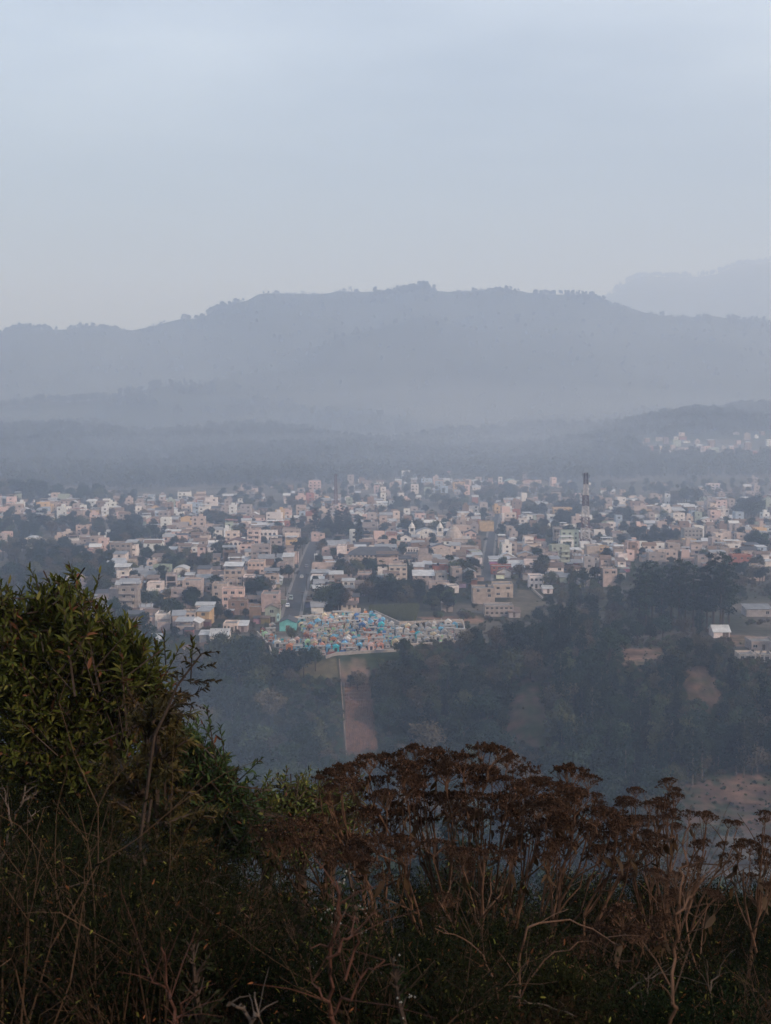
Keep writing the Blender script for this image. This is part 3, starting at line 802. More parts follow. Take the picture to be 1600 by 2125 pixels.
class House: pass
def house(x, y, w, d, st, wall, roof, roofcol, label, cat='house', rz=0.0, group=None, name='house', wins=None, arches=False, shell=False, balcony=False, tank=False, parapet=.6, sh=2.75, side=True, rr=None, blank=False, door=True, z=None, annex=0):
    r = rr or rnd
    z = H1(x, y) if z is None else z
    t = thing(name, label, cat, (x, y, z), rz, group)
    h = st * sh
    wc = WALLS[wall]; j = r.uniform(.88, 1.1); wc = tuple(c * j * r.uniform(.97, 1.03) * k_ for c, k_ in zip(wc, (1.05, .98, .985)))
    mb = MB()
    flat = roof in ('flat', 'shelter')
    top = h + (parapet if flat else 0)
    holes = []; wl = []
    nw = wins or max(1, int(w / r.uniform(2.5, 3.6)))
    for s in range(st):
        zb = s * sh
        if blank and s < st: 
            if s not in (blank if isinstance(blank, (list, tuple)) else ()): continue
        for i in range(nw):
            if r.random() < .12 and not wins: continue
            uc = w * (i + .5) / nw + (0 if wins else r.uniform(-.2, .2))
            ww = min(r.uniform(1.1, 1.8) if not wins else w / nw * .58, w / nw * .75)
            if s == 0 and door and i == nw // 2:
                dw = min(r.choice((1.0, 1.1, 2.4)), w / nw * .85); holes.append((uc - dw / 2, uc + dw / 2, .12, 2.25)); wl.append(('door', uc, 1.185, dw, 2.13)); continue
            hh = r.uniform(1.0, 1.35) if not arches else 1.6
            zc = zb + 1.0 + hh / 2
            if shell and r.random() < .75:
                ww = w / nw * .8; holes.append((uc - ww / 2, uc + ww / 2, zb + .15, zb + sh - .35)); continue
            if arches and s > 0:
                wl.append(('arch', uc, zc, ww, hh)); continue
            holes.append((uc - ww / 2, uc + ww / 2, zc - hh / 2, zc + hh / 2)); wl.append(('win', uc, zc, ww, hh))
    facade(mb, (-w / 2, 0), (1, 0), w, -2.5, top, holes)
    # sides and back
    sh_l, sh_r, swl = [], [], []
    if side:
        for s in range(st):
            for i in range(max(1, int(d / 4.5))):
                uc = d * (i + .5) / max(1, int(d / 4.5)); zc = s * sh + 1.55
                if r.random() < .7: sh_r.append((uc - .5, uc + .5, zc - .55, zc + .55)); swl.append((1, uc, zc))
                if r.random() < .7: sh_l.append((uc - .5, uc + .5, zc - .55, zc + .55)); swl.append((-1, d - uc, zc))
    facade(mb, (w / 2, 0), (0, 1), d, -2.5, top, sh_r)
    facade(mb, (-w / 2, d), (0, -1), d, -2.5, top, sh_l)
    facade(mb, (w / 2, d), (-1, 0), w, -2.5, top, [])
    if flat:                                     # parapet thickness and slab bands
        q = .16
        mb.face([(-w / 2, 0, top), (w / 2, 0, top), (w / 2 - q, q, top), (-w / 2 + q, q, top)]); mb.face([(w / 2, 0, top), (w / 2, d, top), (w / 2 - q, d - q, top), (w / 2 - q, q, top)])
        mb.face([(w / 2, d, top), (-w / 2, d, top), (-w / 2 + q, d - q, top), (w / 2 - q, d - q, top)]); mb.face([(-w / 2, d, top), (-w / 2, 0, top), (-w / 2 + q, q, top), (-w / 2 + q, d - q, top)])
        mb.face([(-w / 2 + q, q, top), (w / 2 - q, q, top), (w / 2 - q, q, h - .1), (-w / 2 + q, q, h - .1)]); mb.face([(w / 2 - q, q, top), (w / 2 - q, d - q, top), (w / 2 - q, d - q, h - .1), (w / 2 - q, q, h - .1)])
        mb.face([(w / 2 - q, d - q, top), (-w / 2 + q, d - q, top), (-w / 2 + q, d - q, h - .1), (w / 2 - q, d - q, h - .1)]); mb.face([(-w / 2 + q, d - q, top), (-w / 2 + q, q, top), (-w / 2 + q, q, h - .1), (-w / 2 + q, d - q, h - .1)])
    elif roof == 'gable_y':
        k = min(2.2, w * .24)
        for yy, f in ((0, 1), (d, -1)):
            tri = [(-w / 2, yy, h), (w / 2, yy, h), (0, yy, h + k)]; mb.face(tri if f > 0 else tri[::-1])
    elif roof == 'gable_x':
        k = min(2.4, d * .24)
        for xx, f in ((w / 2, 1), (-w / 2, -1)):
            tri = [(xx, 0, h), (xx, d, h), (xx, d / 2, h + k)]; mb.face(tri if f > 0 else tri[::-1])
    elif roof == 'shed':
        k = d * .13
        mb.face([(w / 2, 0, h), (w / 2, d, h), (w / 2, d, h + k)]); mb.face([(-w / 2, d, h), (-w / 2, 0, h), (-w / 2, d, h + k)]); mb.face([(w / 2, d, h), (-w / 2, d, h), (-w / 2, d, h + k), (w / 2, d, h + k)])
    elif roof == 'vault':
        k = w * .2; n = 10
        mb.face([(-w / 2 + w * i / n, 0, h + k * math.sin(math.pi * i / n)) for i in range(n + 1)][::-1])
    for s in range(1, st + (1 if flat else 0)):
        if r.random() < .7 or wins: mb.box(-w / 2 - .07, w / 2 + .07, -.07, -.002, s * sh - .12, s * sh + .12)
    link('wall', mb.mesh('wall', [M['plaster']]), t, color=wc)
    rc = ROOFS[roofcol]; j = r.uniform(.75, 1.2)
    ro = link('roof', roof_mesh(roof, w, d, h).mesh('roof', [M['roofpaint'] if roof != 'flat' else M['concrete']]), t, color=tuple(c * j for c in rc))
    for kind, uc, zc, ww, hh in wl:
        me = {'win': WIN, 'arch': ARCH, 'door': DOOR}[kind]
        link({'win': 'window', 'arch': 'window', 'door': 'door'}[kind], me, t, (-w / 2 + uc, .12 if kind != 'arch' else -.004, zc), 0, (ww, 1, hh))
    for sd, uc, zc in swl:
        link('window', WIN, t, (sd * (w / 2 - .12), uc, zc), math.pi / 2 * sd, (1.0, 1, 1.1))
    if balcony and st > 1:
        for s in range(1, st):
            b = MB(); bw = w * (.5 if w > 9 else .8); x0 = -w / 2 if r.random() < .5 else w / 2 - bw
            b.box(x0, x0 + bw, -1.2, -.08, s * sh - .1, s * sh + .06); b.box(x0, x0 + bw, -1.2, -1.1, s * sh + .06, s * sh + .95); b.box(x0, x0 + .1, -1.1, -.08, s * sh + .06, s * sh + .95); b.box(x0 + bw - .1, x0 + bw, -1.1, -.08, s * sh + .06, s * sh + .95)
            link('balcony', b.mesh('balcony', [M['plaster']]), t, color=tuple(min(.75, c * 1.15) for c in wc))
    if shell or (roof == 'flat' and r.random() < .25):
        for cx in (-w / 2 + .3, 0, w / 2 - .3):
            for cy2 in (.35, d - .35):
                b = MB(); hh = r.uniform(.6, 1.4); b.box(cx - .14, cx + .14, cy2 - .14, cy2 + .14, h + .004, h + parapet + hh); link('column', b.mesh('column', [M['concrete']]), t)
    for _ in range(annex):
        aw, ad, ah = r.uniform(2.0, 4.2), r.uniform(2.0, 4), r.uniform(1.9, 2.5); sx = r.choice((-1, 1)); ax_ = sx * (w / 2 - r.uniform(.2, 1.6)); ay = -ad - r.uniform(.25, 1.5)
        b = MB(); b.box(ax_ - aw / 2, ax_ + aw / 2, ay, ay + ad, -1.5, ah, 0, None, False)
        an = link('annex', b.mesh('annex', [M['plaster']]), t, color=tuple(c * r.uniform(.5, 1.1) for c in WALLS[r.choice(('grey block', 'beige', 'brown', wall))]))
        b = MB(); q = r.uniform(.15, .6); b.face([(ax_ - aw / 2 - .3, ay - .4, ah + .03), (ax_ + aw / 2 + .3, ay - .4, ah + .03), (ax_ + aw / 2 + .3, ay + ad + .2, ah + .03 + q), (ax_ - aw / 2 - .3, ay + ad + .2, ah + .03 + q)]); b.face([(ax_ - aw / 2 - .3, ay - .4, ah - .04), (ax_ + aw / 2 + .3, ay - .4, ah - .04), (ax_ + aw / 2 + .3, ay - .4, ah + .03), (ax_ - aw / 2 - .3, ay - .4, ah + .03)])
        link('annex_roof', b.mesh('annex_roof', [M['roofpaint']]), an, color=ROOFS[r.choice(('rusty metal', 'rusty metal', 'grey metal', 'pale metal', 'white', 'dark'))])
    if tank: link('water_tank', TANK, t, (r.uniform(-w / 3, w / 3), r.uniform(d * .4, d * .8), h + (.005 if flat else 1.4)))
    return t

def storeys_word(n): return {1: 'one-storey', 2: 'two-storey', 3: 'three-storey', 4: 'four-storey', 5: 'five-storey'}[n]
LANDMARKS = []            # (px, py, short name) to hang labels on
LMR = []                  # (left, right, top, foot, depth) of landmarks in the photograph
FOOT = []                 # circles (x,y,r) already built on
def lm(px, py, wpx, hpx, wall, roof, roofcol, label, short=None, dm=9.0, cat='house', name='house', **k):
    x, y = hit(px, py)
    w = wpx * y / F; h = hpx * y / F
    sh = k.pop('sh', 2.75)
    st = max(1, round(h / sh)) if 'st' not in k else k.pop('st')
    sh = h / st - (.6 / st if roof == 'flat' else 0)
    if roof not in ('flat', 'shelter'): sh = max(2.2, (h - min(2.0, .2 * min(w, dm))) / st)
    t = house(x, y, w, dm, st, wall, roof, roofcol, label, cat, name=name, sh=sh, rr=random.Random(int(px * 7 + py)), **k)
    FOOT.append((x, y + dm / 2, w / 2, dm / 2)); LMR.append((px - wpx / 2, px + wpx / 2, py - hpx, py, y))
    if short: LANDMARKS.append((px, py, short))
    return t
# ------------------------------------------------------------------ streets
M['asphalt'] = material('asphalt', (0.070, 0.066, 0.066), 0.9, 0.2, noise=(0.25, 0.7, 0.2), coords='World')
M['pavement'] = material('pavement', (0.22, 0.20, 0.185), 0.95, 0.1, noise=(0.4, 0.7, 0.2), coords='World')
STREETS = []
def street(pts_px, w, name):
    P = [Vector((*hit(*p), 0)) for p in pts_px]
    C = []
    for a, b in zip(P[:-1], P[1:]):
        n = max(2, int((b - a).length / 4))
        for i in range(n): C.append(a.lerp(b, i / n))
    C.append(P[-1])
    rows = []
    for i, c in enumerate(C):
        d = (C[min(i + 1, len(C) - 1)] - C[max(i - 1, 0)]).normalized()
        rows.append((c, Vector((d.y, -d.x, 0))))
    STREETS.append(([c for c, _ in rows], w))
    def strip(o0, o1, h, nm, m, thick=0.0):
        mb = MB()
        def P_(c, s, o, up): 
            q = c + s * o; return (q.x, q.y, H1(q.x, q.y) + up)
        for (c0, s0), (c1, s1) in zip(rows[:-1], rows[1:]):
            mb.face([P_(c0, s0, o0, h), P_(c0, s0, o1, h), P_(c1, s1, o1, h), P_(c1, s1, o0, h)])
            if thick:
                for o in (o0, o1): mb.face([P_(c0, s0, o, h), P_(c1, s1, o, h), P_(c1, s1, o, h - thick), P_(c0, s0, o, h - thick)])
        tag(link(nm, mb.mesh(nm, [m])), kind='structure')
    strip(-w / 2, w / 2, .10, 'street', M['asphalt'])
    strip(-w / 2 - 1.4, -w / 2, .23, 'pavement', M['pavement'], .4)
    strip(w / 2, w / 2 + 1.4, .23, 'pavement', M['pavement'], .4)
    return rows
MAIN = street([(601, 1292), (610, 1255), (624, 1207), (643, 1152), (655, 1122), (664, 1104)], 6.4, 'street')
SIDE = street([(1008, 1206), (1013, 1160), (1018, 1125), (1023, 1095), (1027, 1080), (1031, 1062)], 4.6, 'street')

# ------------------------------------------------------------------ buildings one can pick out
# (foot px, width px, height px) as seen in the photograph
lm(775, 1178, 104, 34, 'beige', 'hip', 'dark', 'long two-storey market hall with dark hipped roof and a row of openings', 'the dark-roofed market hall', 13, 'market hall', 'market_hall', wins=12, balcony=False)
lm(709, 1161, 20, 29, 'white', 'flat', 'concrete', 'tall blank white block between the main street and the market hall', 'the blank white block', 9, 'building', blank=True)
lm(489, 1151, 45, 26, 'white', 'gable_y', 'red-brown', 'white gabled building with two rows of arched windows under red-brown roof', 'the arcaded gabled building', 15, 'building', arches=True, wins=5, st=3)
lm(526, 1151, 26, 52, 'cream', 'flat', 'concrete', 'narrow cream tower block with stacked balconies beside the arcaded gabled building', 'the cream tower block', 9, 'building', wins=2, balcony=True)
lm(556, 1134, 36, 32, 'white', 'flat', 'concrete', 'white stepped villa with arched windows behind dark trees', 'the stepped villa', 9, wins=4, arches=True)
lm(531, 1191, 34, 26, 'pale pink', 'flat', 'concrete', 'pale pink three-storey house with a row of four small windows', 'the pale pink house', 10, wins=4)
lm(556, 1191, 14, 14, 'cream', 'flat', 'concrete', 'small cream house attached to the right of the pale pink house', None, 7)
lm(484, 1218, 38, 34, 'beige', 'shelter', 'white', 'beige three-storey house with open roofed terrace left of the white villa', 'the beige terrace house', 9, wins=3)
lm(516, 1219, 22, 24, 'white', 'flat', 'concrete', 'bright white two-storey villa with recessed porch', 'the bright white villa', 8, shell=False, wins=2)
lm(560, 1270, 36, 38, 'beige', 'flat', 'concrete', 'beige four-storey block with bare side by the foot of the main street', 'the four-storey street block', 12, 'building', blank=(2, 3), balcony=False, tank=True)
lm(674, 1196, 54, 22, 'beige', 'flat', 'concrete', 'low beige building with pale balustrade on the right side of the main street', 'the balustraded building', 8, blank=(1,), parapet=1.5)
lm(757, 1217, 28, 28, 'beige', 'flat', 'concrete', 'unfinished two-storey house with roofless upper rooms and three arches', 'the roofless unfinished house', 9, shell=True, wins=3, arches=True)
lm(783, 1214, 26, 12, 'grey', 'gable_x', 'grey metal', 'low shed with grey metal roof between the unfinished house and the terraced block', None, 8)
lm(811, 1222, 31, 22, 'white', 'shelter', 'rusty metal', 'white two-storey house front with three square windows', 'the three-window white house', 7, wins=3)
lm(826, 1219, 38, 44, 'cream', 'flat', 'concrete', 'cream three-storey block with bands of windows on its right side', 'the cream banded block', 12, 'building', wins=3)
lm(879, 1214, 44, 20, 'grey block', 'shed', 'white', 'long low house with wide white sheet roof left of the grey cube', 'the wide white roof', 11)
lm(916, 1215, 24, 27, 'grey', 'flat', 'concrete', 'grey cube-shaped house with one tall opening', 'the grey cube', 9, wins=1)
lm(854, 1156, 29, 18, 'white', 'flat', 'concrete', 'white house with four dark arched windows above a terrace', 'the four-window white house', 8, wins=5, arches=True)
lm(905, 1160, 60, 17, 'cream', 'flat', 'concrete', 'long pale wall-like building in front of the church', 'the long pale building', 8, blank=(0,), parapet=.9)
lm(720, 1266, 40, 15, 'cream', 'shed', 'rusty metal', 'long low cream house with two doors behind the cemetery wall', 'the low cream house', 6, wins=4)
lm(928, 1270, 24, 19, 'grey block', 'flat', 'concrete', 'small square block hut alone on the scrubby lot', 'the lone block hut', 6, wins=1, st=1)
lm(455, 1332, 38, 21, 'white', 'gable_x', 'white', 'white shed with bright sheet roof at the wooded edge', 'the bright sheet-roofed shed', 8, 'shed', st=1)
lm(430, 1330, 32, 14, 'grey', 'shed', 'white', 'low lean-to with pale roof joined to the bright shed', None, 6, 'shed', st=1)
lm(478, 1313, 30, 20, 'cream', 'flat', 'concrete', 'cream house with ornate arched front near the cemetery corner', 'the ornate cream house', 8, arches=True, wins=4)
lm(502, 1312, 22, 18, 'grey block', 'shed', 'white', 'block house under a bright white lean-to roof', None, 7)
lm(398, 1242, 39, 38, 'beige', 'flat', 'concrete', 'tall beige block with nearly windowless front', 'the tall windowless beige block', 10, 'building', blank=(0, 2), side=True)
lm(374, 1201, 28, 24, 'white', 'vault', 'white', 'two-storey house with rounded white vault roof', 'the vault-roofed house', 10)
lm(250, 1160, 44, 34, 'grey block', 'flat', 'concrete', 'three-storey block house with small square windows and white roof terrace', 'the small-windowed block house', 10, wins=4)
lm(272, 1158, 22, 24, 'white', 'shelter', 'pale metal', 'white house with roof terrace joined to the small-windowed block house', None, 8)
lm(61, 1133, 48, 15, 'white', 'vault', 'white', 'low hall with wide rounded white roof at the left edge of town', 'the rounded-roof hall', 12, 'hall', st=1)
lm(308, 1206, 44, 16, 'grey', 'gable_x', 'grey metal', 'wide hall with grey pitched roof beside the vault-roofed house', 'the grey-roofed hall', 11, 'hall', st=1)
lm(255, 1206, 26, 20, 'white', 'shelter', 'white', 'small white house with open terrace near the grey-roofed hall', None, 8)
lm(172, 1222, 32, 26, 'pale pink', 'flat', 'concrete', 'pale pink stepped house above the leafy treetop', 'the stepped pink house', 9)
lm(117, 1220, 40, 22, 'white', 'flat', 'concrete', 'white three-storey house just above the leafy treetop', None, 9)
lm(335, 1301, 26, 28, 'white', 'flat', 'concrete', 'tall white house with blank right part near the leafy tree', 'the tall white house', 9, blank=(2,))
lm(312, 1300, 22, 20, 'pale pink', 'flat', 'concrete', 'pink-fronted house joined to the tall white house', None, 8)
lm(390, 1298, 32, 27, 'cream', 'flat', 'concrete', 'cream two-storey house with long balcony front', 'the balconied cream house', 9, wins=3, balcony=True)
lm(312, 1341, 42, 19, 'white', 'gable_x', 'white', 'long white building with bright roof nearest the leafy tree', 'the long white building', 8, st=1)
lm(387, 1357, 15, 15, 'cream', 'gable_y', 'red-brown', 'tiny gabled shrine among trees below the town edge', None, 4, 'shrine', st=1, wins=1)
lm(171, 1113, 27, 23, 'pale pink', 'flat', 'concrete', 'pale three-storey house rising over the left town edge', 'the pale house on the left rise', 9)
lm(494, 1092, 48, 18, 'pale pink', 'gable_x', 'red-brown', 'long pink hotel-like building with red-brown dormer roof', 'the red-roofed long building', 11, 'building', wins=6)
lm(1231, 1163, 27, 31, 'beige', 'flat', 'concrete', 'tall blank beige block beside the radio mast', 'the blank block by the mast', 10, 'building', blank=True)
lm(1254, 1163, 20, 29, 'yellow', 'flat', 'concrete', 'yellow three-storey house with rows of dark balconies', 'the yellow house', 9, wins=3, balcony=True)
lm(1042, 1193, 45, 19, 'brick red', 'flat', 'concrete', 'brick-red house with pale porch roof by the side street', 'the brick-red house', 9, wins=4)
lm(1004, 1254, 46, 34, 'beige', 'flat', 'concrete', 'big bare-walled beige house above the dry lot', 'the bare-walled beige house', 11, blank=(1, 2), tank=True)
lm(1044, 1240, 42, 28, 'beige', 'flat', 'concrete', 'roofless beige walls stepping back beside the bare-walled house', None, 10, blank=(0, 1))
lm(1036, 1280, 60, 24, 'grey block', 'flat', 'rusty metal', 'long unfinished block building with a row of six window openings', 'the six-window building', 9, 'building', wins=6, shell=False, door=False)
lm(1068, 1282, 24, 12, 'grey', 'shed', 'rusty metal', 'low rusty-roofed annex at the end of the six-window building', None, 7)
lm(1266, 1218, 29, 38, 'beige', 'flat', 'concrete', 'tall beige block standing at the edge of the wooded knoll', 'the tall block by the knoll', 9, 'building', blank=(2,), wins=2)
lm(1113, 1222, 28, 27, 'white', 'flat', 'concrete', 'white two-storey house at the end of the footpath', 'the white house by the path', 9, wins=3)
lm(1137, 1232, 20, 10, 'white', 'shed', 'white', 'small shed with bright white roof below the path', None, 6, 'shed', st=1)
lm(1498, 1324, 34, 20, 'white', 'gable_x', 'white', 'lone white house with pale pitched roof on the terrace at right', 'the lone white house', 8, st=1)
lm(1585, 1350, 52, 20, 'grey block', 'flat', 'concrete', 'low block house on bare earth at the right edge', 'the low block house', 9, st=1)
lm(1552, 1374, 34, 17, 'cream', 'flat', 'concrete', 'low cream house with square windows by the bank', 'the low cream cottage', 7, st=1, wins=3)
lm(1592, 1374, 32, 16, 'cream', 'flat', 'concrete', 'second low cream house beside the cottage at the edge', None, 7, st=1, wins=3)
lm(1568, 1206, 38, 32, 'beige', 'flat', 'concrete', 'square beige block right of the tall pines', 'the beige block by the pines', 10, 'building', blank=(2,))
lm(1010, 1103, 30, 20, 'yellow', 'flat', 'concrete', 'plain yellow block at the head of the side street', 'the yellow block', 10, 'building', blank=(2,))
lm(1409, 1092, 24, 26, 'white', 'shelter', 'white', 'white three-storey house with open top floor behind the pines', 'the open-topped white house', 9)
lm(1470, 1092, 20, 17, 'white', 'vault', 'white', 'white house with arched top floor', 'the arch-topped house', 9)
lm(1484, 1021, 30, 17, 'white', 'flat', 'concrete', 'stepped white house high on the right, among trees', 'the high white house', 9)
lm(1439, 1133, 38, 36, 'grey', 'flat', 'concrete', 'grey four-storey block with tall columns of windows', 'the grey columned block', 10, 'building', wins=5)
lm(1168, 1078, 40, 24, 'yellow', 'flat', 'concrete', 'stepped yellowish house behind the radio mast', 'the stepped yellow house', 10)
lm(1507, 1130, 20, 28, 'cream', 'flat', 'concrete', 'narrow cream three-storey house right of the columned block', None, 9)
lm(1158, 1124, 18, 29, 'grey block', 'flat', 'concrete', 'open concrete frame of an unfinished four-storey house', 'the concrete frame', 8, shell=True, wins=3)
lm(1062, 1011, 26, 15, 'white', 'vault', 'green', 'hall with pale green rounded roof at the back of town', 'the green-roofed hall', 16, 'hall', st=1)
lm(1096, 1013, 40, 14, 'pale pink', 'vault', 'red-brown', 'hall with rounded pinkish roof at the back of town', 'the pink-roofed hall', 16, 'hall', st=1)
lm(1576, 1280, 54, 24, 'grey', 'shed', 'grey metal', 'house with white porch post and dark roof at the right edge', None, 8, st=1)
lm(800, 1152, 44, 16, 'grey block', 'shed', 'grey metal', 'low workshop with grey roof behind the market hall', None, 8)
lm(660, 1124, 28, 18, 'pale pink', 'flat', 'concrete', 'pale flat house closing the top of the main street', 'the house at the street top', 9, blank=(1,))
lm(606, 1170, 24, 22, 'pale pink', 'flat', 'concrete', 'pinkish blank house on the left side of the main street', None, 9, blank=(1,))
lm(598, 1182, 22, 30, 'grey', 'shed', 'white', 'grey gabled-wall house left of the main street', None, 9, blank=True)
lm(683, 1158, 30, 20, 'pale pink', 'flat', 'concrete', 'pinkish house with red upper band at right of the main street', None, 9)
lm(698, 1141, 40, 16, 'grey block', 'gable_x', 'grey metal', 'wide shed with grey sloping roof behind the blank white block', None, 14, st=1)
lm(650, 1296, 34, 12, 'grey block', 'flat', 'concrete', 'roofless walled yard building just behind the cemetery', None, 9, st=1, shell=True)

# the twin-towered church and the domed building behind the centre
def church():
    x, y = hit(884, 1126); k = y / F
    z = H1(x, y)
    t = thing('church', 'white church with two small domed bell towers and a curved gable', 'church', (x, y, z))
    FOOT.append((x, y + 10, 12, 12)); LMR.append((850, 915, 1096, 1127, y)); LANDMARKS.append((884, 1126, 'the twin-towered church'))
    c = WALLS['white']; w = 15.0
    mb = MB()
    facade(mb, (-w / 2, 0), (1, 0), w, -2, 5.2, [(w / 2 - 1, w / 2 + 1, 0, 3.2)])
    facade(mb, (w / 2, 0), (0, 1), 22, -2, 5.2, []); facade(mb, (-w / 2, 22), (0, -1), 22, -2, 5.2, []); facade(mb, (w / 2, 22), (-1, 0), w, -2, 5.2, [])
    n = 14; pts = []
    for i in range(n + 1):
        u = i / n; pts.append((-w * .42 + w * .84 * u, 5.2 + 3.0 * math.sin(math.pi * u) ** .8 + .35 * abs(math.sin(u * math.pi * 4))))
    mb.prism([(w * .42, 5.2)] + pts[::-1] + [(-w * .42, 5.2)], -.15, .5)
    link('wall', mb.mesh('wall', [M['plaster']]), t, color=c)
    rb = MB(); rb.prism([(-w / 2 - .3, 5.1), (w / 2 + .3, 5.1), (0, 7.6)], .6, 22.3)
    link('roof', rb.mesh('roof', [M['roofpaint']]), t, color=ROOFS['grey metal'])
    tm = MB()
    tm.box(-1.9, 1.9, -1.9, 1.9, -2, 6.2); tm.box(-2.15, 2.15, -2.15, 2.15, 6.2, 6.6)
    for a in (-1, 1):
        for b in (-1, 1): tm.box(a * 1.45 - .4, a * 1.45 + .4, b * 1.45 - .4, b * 1.45 + .4, 6.6, 9.0)
    tm.box(-2.1, 2.1, -2.1, 2.1, 9.0, 9.4)
    tme = tm.mesh('bell_tower', [M['plaster']])
    dm = MB(); dm.lathe([(1.75, 9.4), (1.7, 10.0), (1.4, 10.8), (.85, 11.5), (.4, 11.8), (.42, 12.3), (.2, 12.6), (0, 12.7)], 12)
    dme = dm.mesh('dome', [M['plaster']])
    cr = MB(); cr.box(-.1, .1, -.1, .1, 12.6, 14.2); cr.box(-.5, .5, -.09, .09, 13.4, 13.62)
    cre = cr.mesh('cross', [M['plaster']])
    for sx in (-1, 1):
        bt = link('bell_tower', tme, t, (sx * (w / 2 + 1.2), 1.5, 0), color=c)
        link('dome', dme, bt, color=c); link('cross', cre, bt, color=c)
    for u in (-4.5, -2.6, 2.6, 4.5): link('window', ARCH, t, (u, -.004, 3.4), 0, (.9, 1, 1.9))
    link('door', DOOR, t, (0, .12, 1.6), 0, (2, 1, 3.2))
    link('window', ARCH, t, (0, -.16, 6.3), 0, (1, 1, 1.2))
church()
def domed():
    x, y = hit(943, 1134); z = H1(x, y)
    t = thing('domed_building', 'beige building with a tiered dome right of the church', 'building', (x, y, z))
    FOOT.append((x, y + 8, 12, 10)); LMR.append((925, 960, 1100, 1130, y)); LANDMARKS.append((943, 1134, 'the domed building'))
    mb = MB()
    holes = [(2 + i * 3.6, 3.6 + i * 3.6, .8, 2.6) for i in range(5)]
    w = 20
    facade(mb, (-w / 2, 0), (1, 0), w, -2, 4.4, holes); facade(mb, (w / 2, 0), (0, 1), 16, -2, 4.4, []); facade(mb, (-w / 2, 16), (0, -1), 16, -2, 4.4, []); facade(mb, (w / 2, 16), (-1, 0), w, -2, 4.4, [])
    mb.box(-w / 2 - .2, w / 2 + .2, -.2, 16.2, 4.4, 4.75)
    link('wall', mb.mesh('wall', [M['plaster']]), t, color=WALLS['beige'])
    for i in range(5): link('window', WIN, t, (-w / 2 + 2.8 + i * 3.6, .12, 1.7), 0, (1.6, 1, 1.8))
    dm = MB(); dm.lathe([(5.2, 4.75), (5.2, 6.1), (4.9, 6.4), (4.7, 7.2), (4.0, 8.6), (3.4, 9.2), (3.2, 9.25), (2.8, 10.3), (1.6, 11.2), (.5, 11.6), (0, 11.65)], 16, cx=0, cy=7)
    link('dome', dm.mesh('dome', [M['plaster']]), t, color=WALLS['beige'])
domed()

# the two lattice radio masts
def mast(px, py, hpx, bw, label, col0, col1, bands):
    x, y = hit(px, py); z = H1(x, y); h = hpx * y / F; tw = bw * .38
    t = thing('radio_mast', label, 'radio mast', (x, y, z))
    FOOT.append((x, y, 3, 3)); 
    n = bands * 3
    m0 = material('mast_red', col0, .6, .3); m1 = material('mast_white', col1, .6, .3)
    def half(k): return (bw + (tw - bw) * min(1, k / n * 1.12)) / 2
    legs = [MB() for _ in range(4)]; br = MB()
    for k in range(n):
        z0, z1 = h * k / n, h * (k + 1) / n; a, b = half(k), half(k + 1); m = (k // 3) % 2
        C0 = [(-a, -a, z0), (a, -a, z0), (a, a, z0), (-a, a, z0)]; C1 = [(-b, -b, z1), (b, -b, z1), (b, b, z1), (-b, b, z1)]
        for i in range(4):
            legs[i].tube(C0[i], C1[i], .26, .26, 4, m)
            j = (i + 1) % 4
            br.tube(C0[i], C1[j], .14, .14, 3, m); br.tube(C0[j], C1[i], .14, .14, 3, m); br.tube(C1[i], C1[j], .14, .14, 3, m)
    for l in legs: link('leg', l.mesh('leg', [m0, m1]), t)
    link('bracing', br.mesh('bracing', [m0, m1]), t)
    lad = MB(); lad.box(-.35, .35, -.2, .2, 0, h * .98)
    link('cable_ladder', lad.mesh('cable_ladder', [M['steel']]), t)
    dish = MB(); dish.lathe([(0, -.35), (.9, -.2), (1.15, .12), (1.15, .3), (0, .34)], 12)
    dme = dish.mesh('dish', [material('dish_white', (.5, .5, .5), .5, .3)])
    for fz, sx, s in ((.865, 1, .65), (.80, .6, .5), (.62, -1.2, .6)) if hpx > 120 else ((.6, -1, 1.0),):
        o = link('dish', dme, t, (sx * (half(n * fz) + .9), -half(n * fz) - .5, h * fz), scale=(s, s, s)); o.rotation_euler = (math.radians(82), 0, math.radians(25 * sx))
    an = MB(); an.box(-.2, .2, -.12, .12, -1.1, 1.1); ame = an.mesh('panel_antenna', [M['tank']])
    for i in range(6 if hpx > 120 else 3):
        a = math.pi * 2 * i / 6; o = link('panel_antenna', ame, t, (math.cos(a) * 1.9, math.sin(a) * 1.9, h * (.985 if i % 2 else .96)), a + math.pi / 2)
    rodm = MB(); rodm.tube((0, 0, h), (0, 0, h + 2.6), .06, .03, 5, 0, cap=True)
    link('lightning_rod', rodm.mesh('lightning_rod', [M['steel']]), t)
mast(1214, 1141, 160, 5.6, 'tall red and white lattice radio mast with a white dish near its top', (.075, .032, .026), (.50, .46, .44), 7)
LANDMARKS.append((1214, 1137, 'the tall radio mast'))
mast(697, 1058, 74, 3.6, 'smaller reddish lattice mast behind the dark conifer clump', (.10, .03, .024), (.12, .05, .04), 5)
LANDMARKS.append((697, 1056, 'the small reddish mast'))

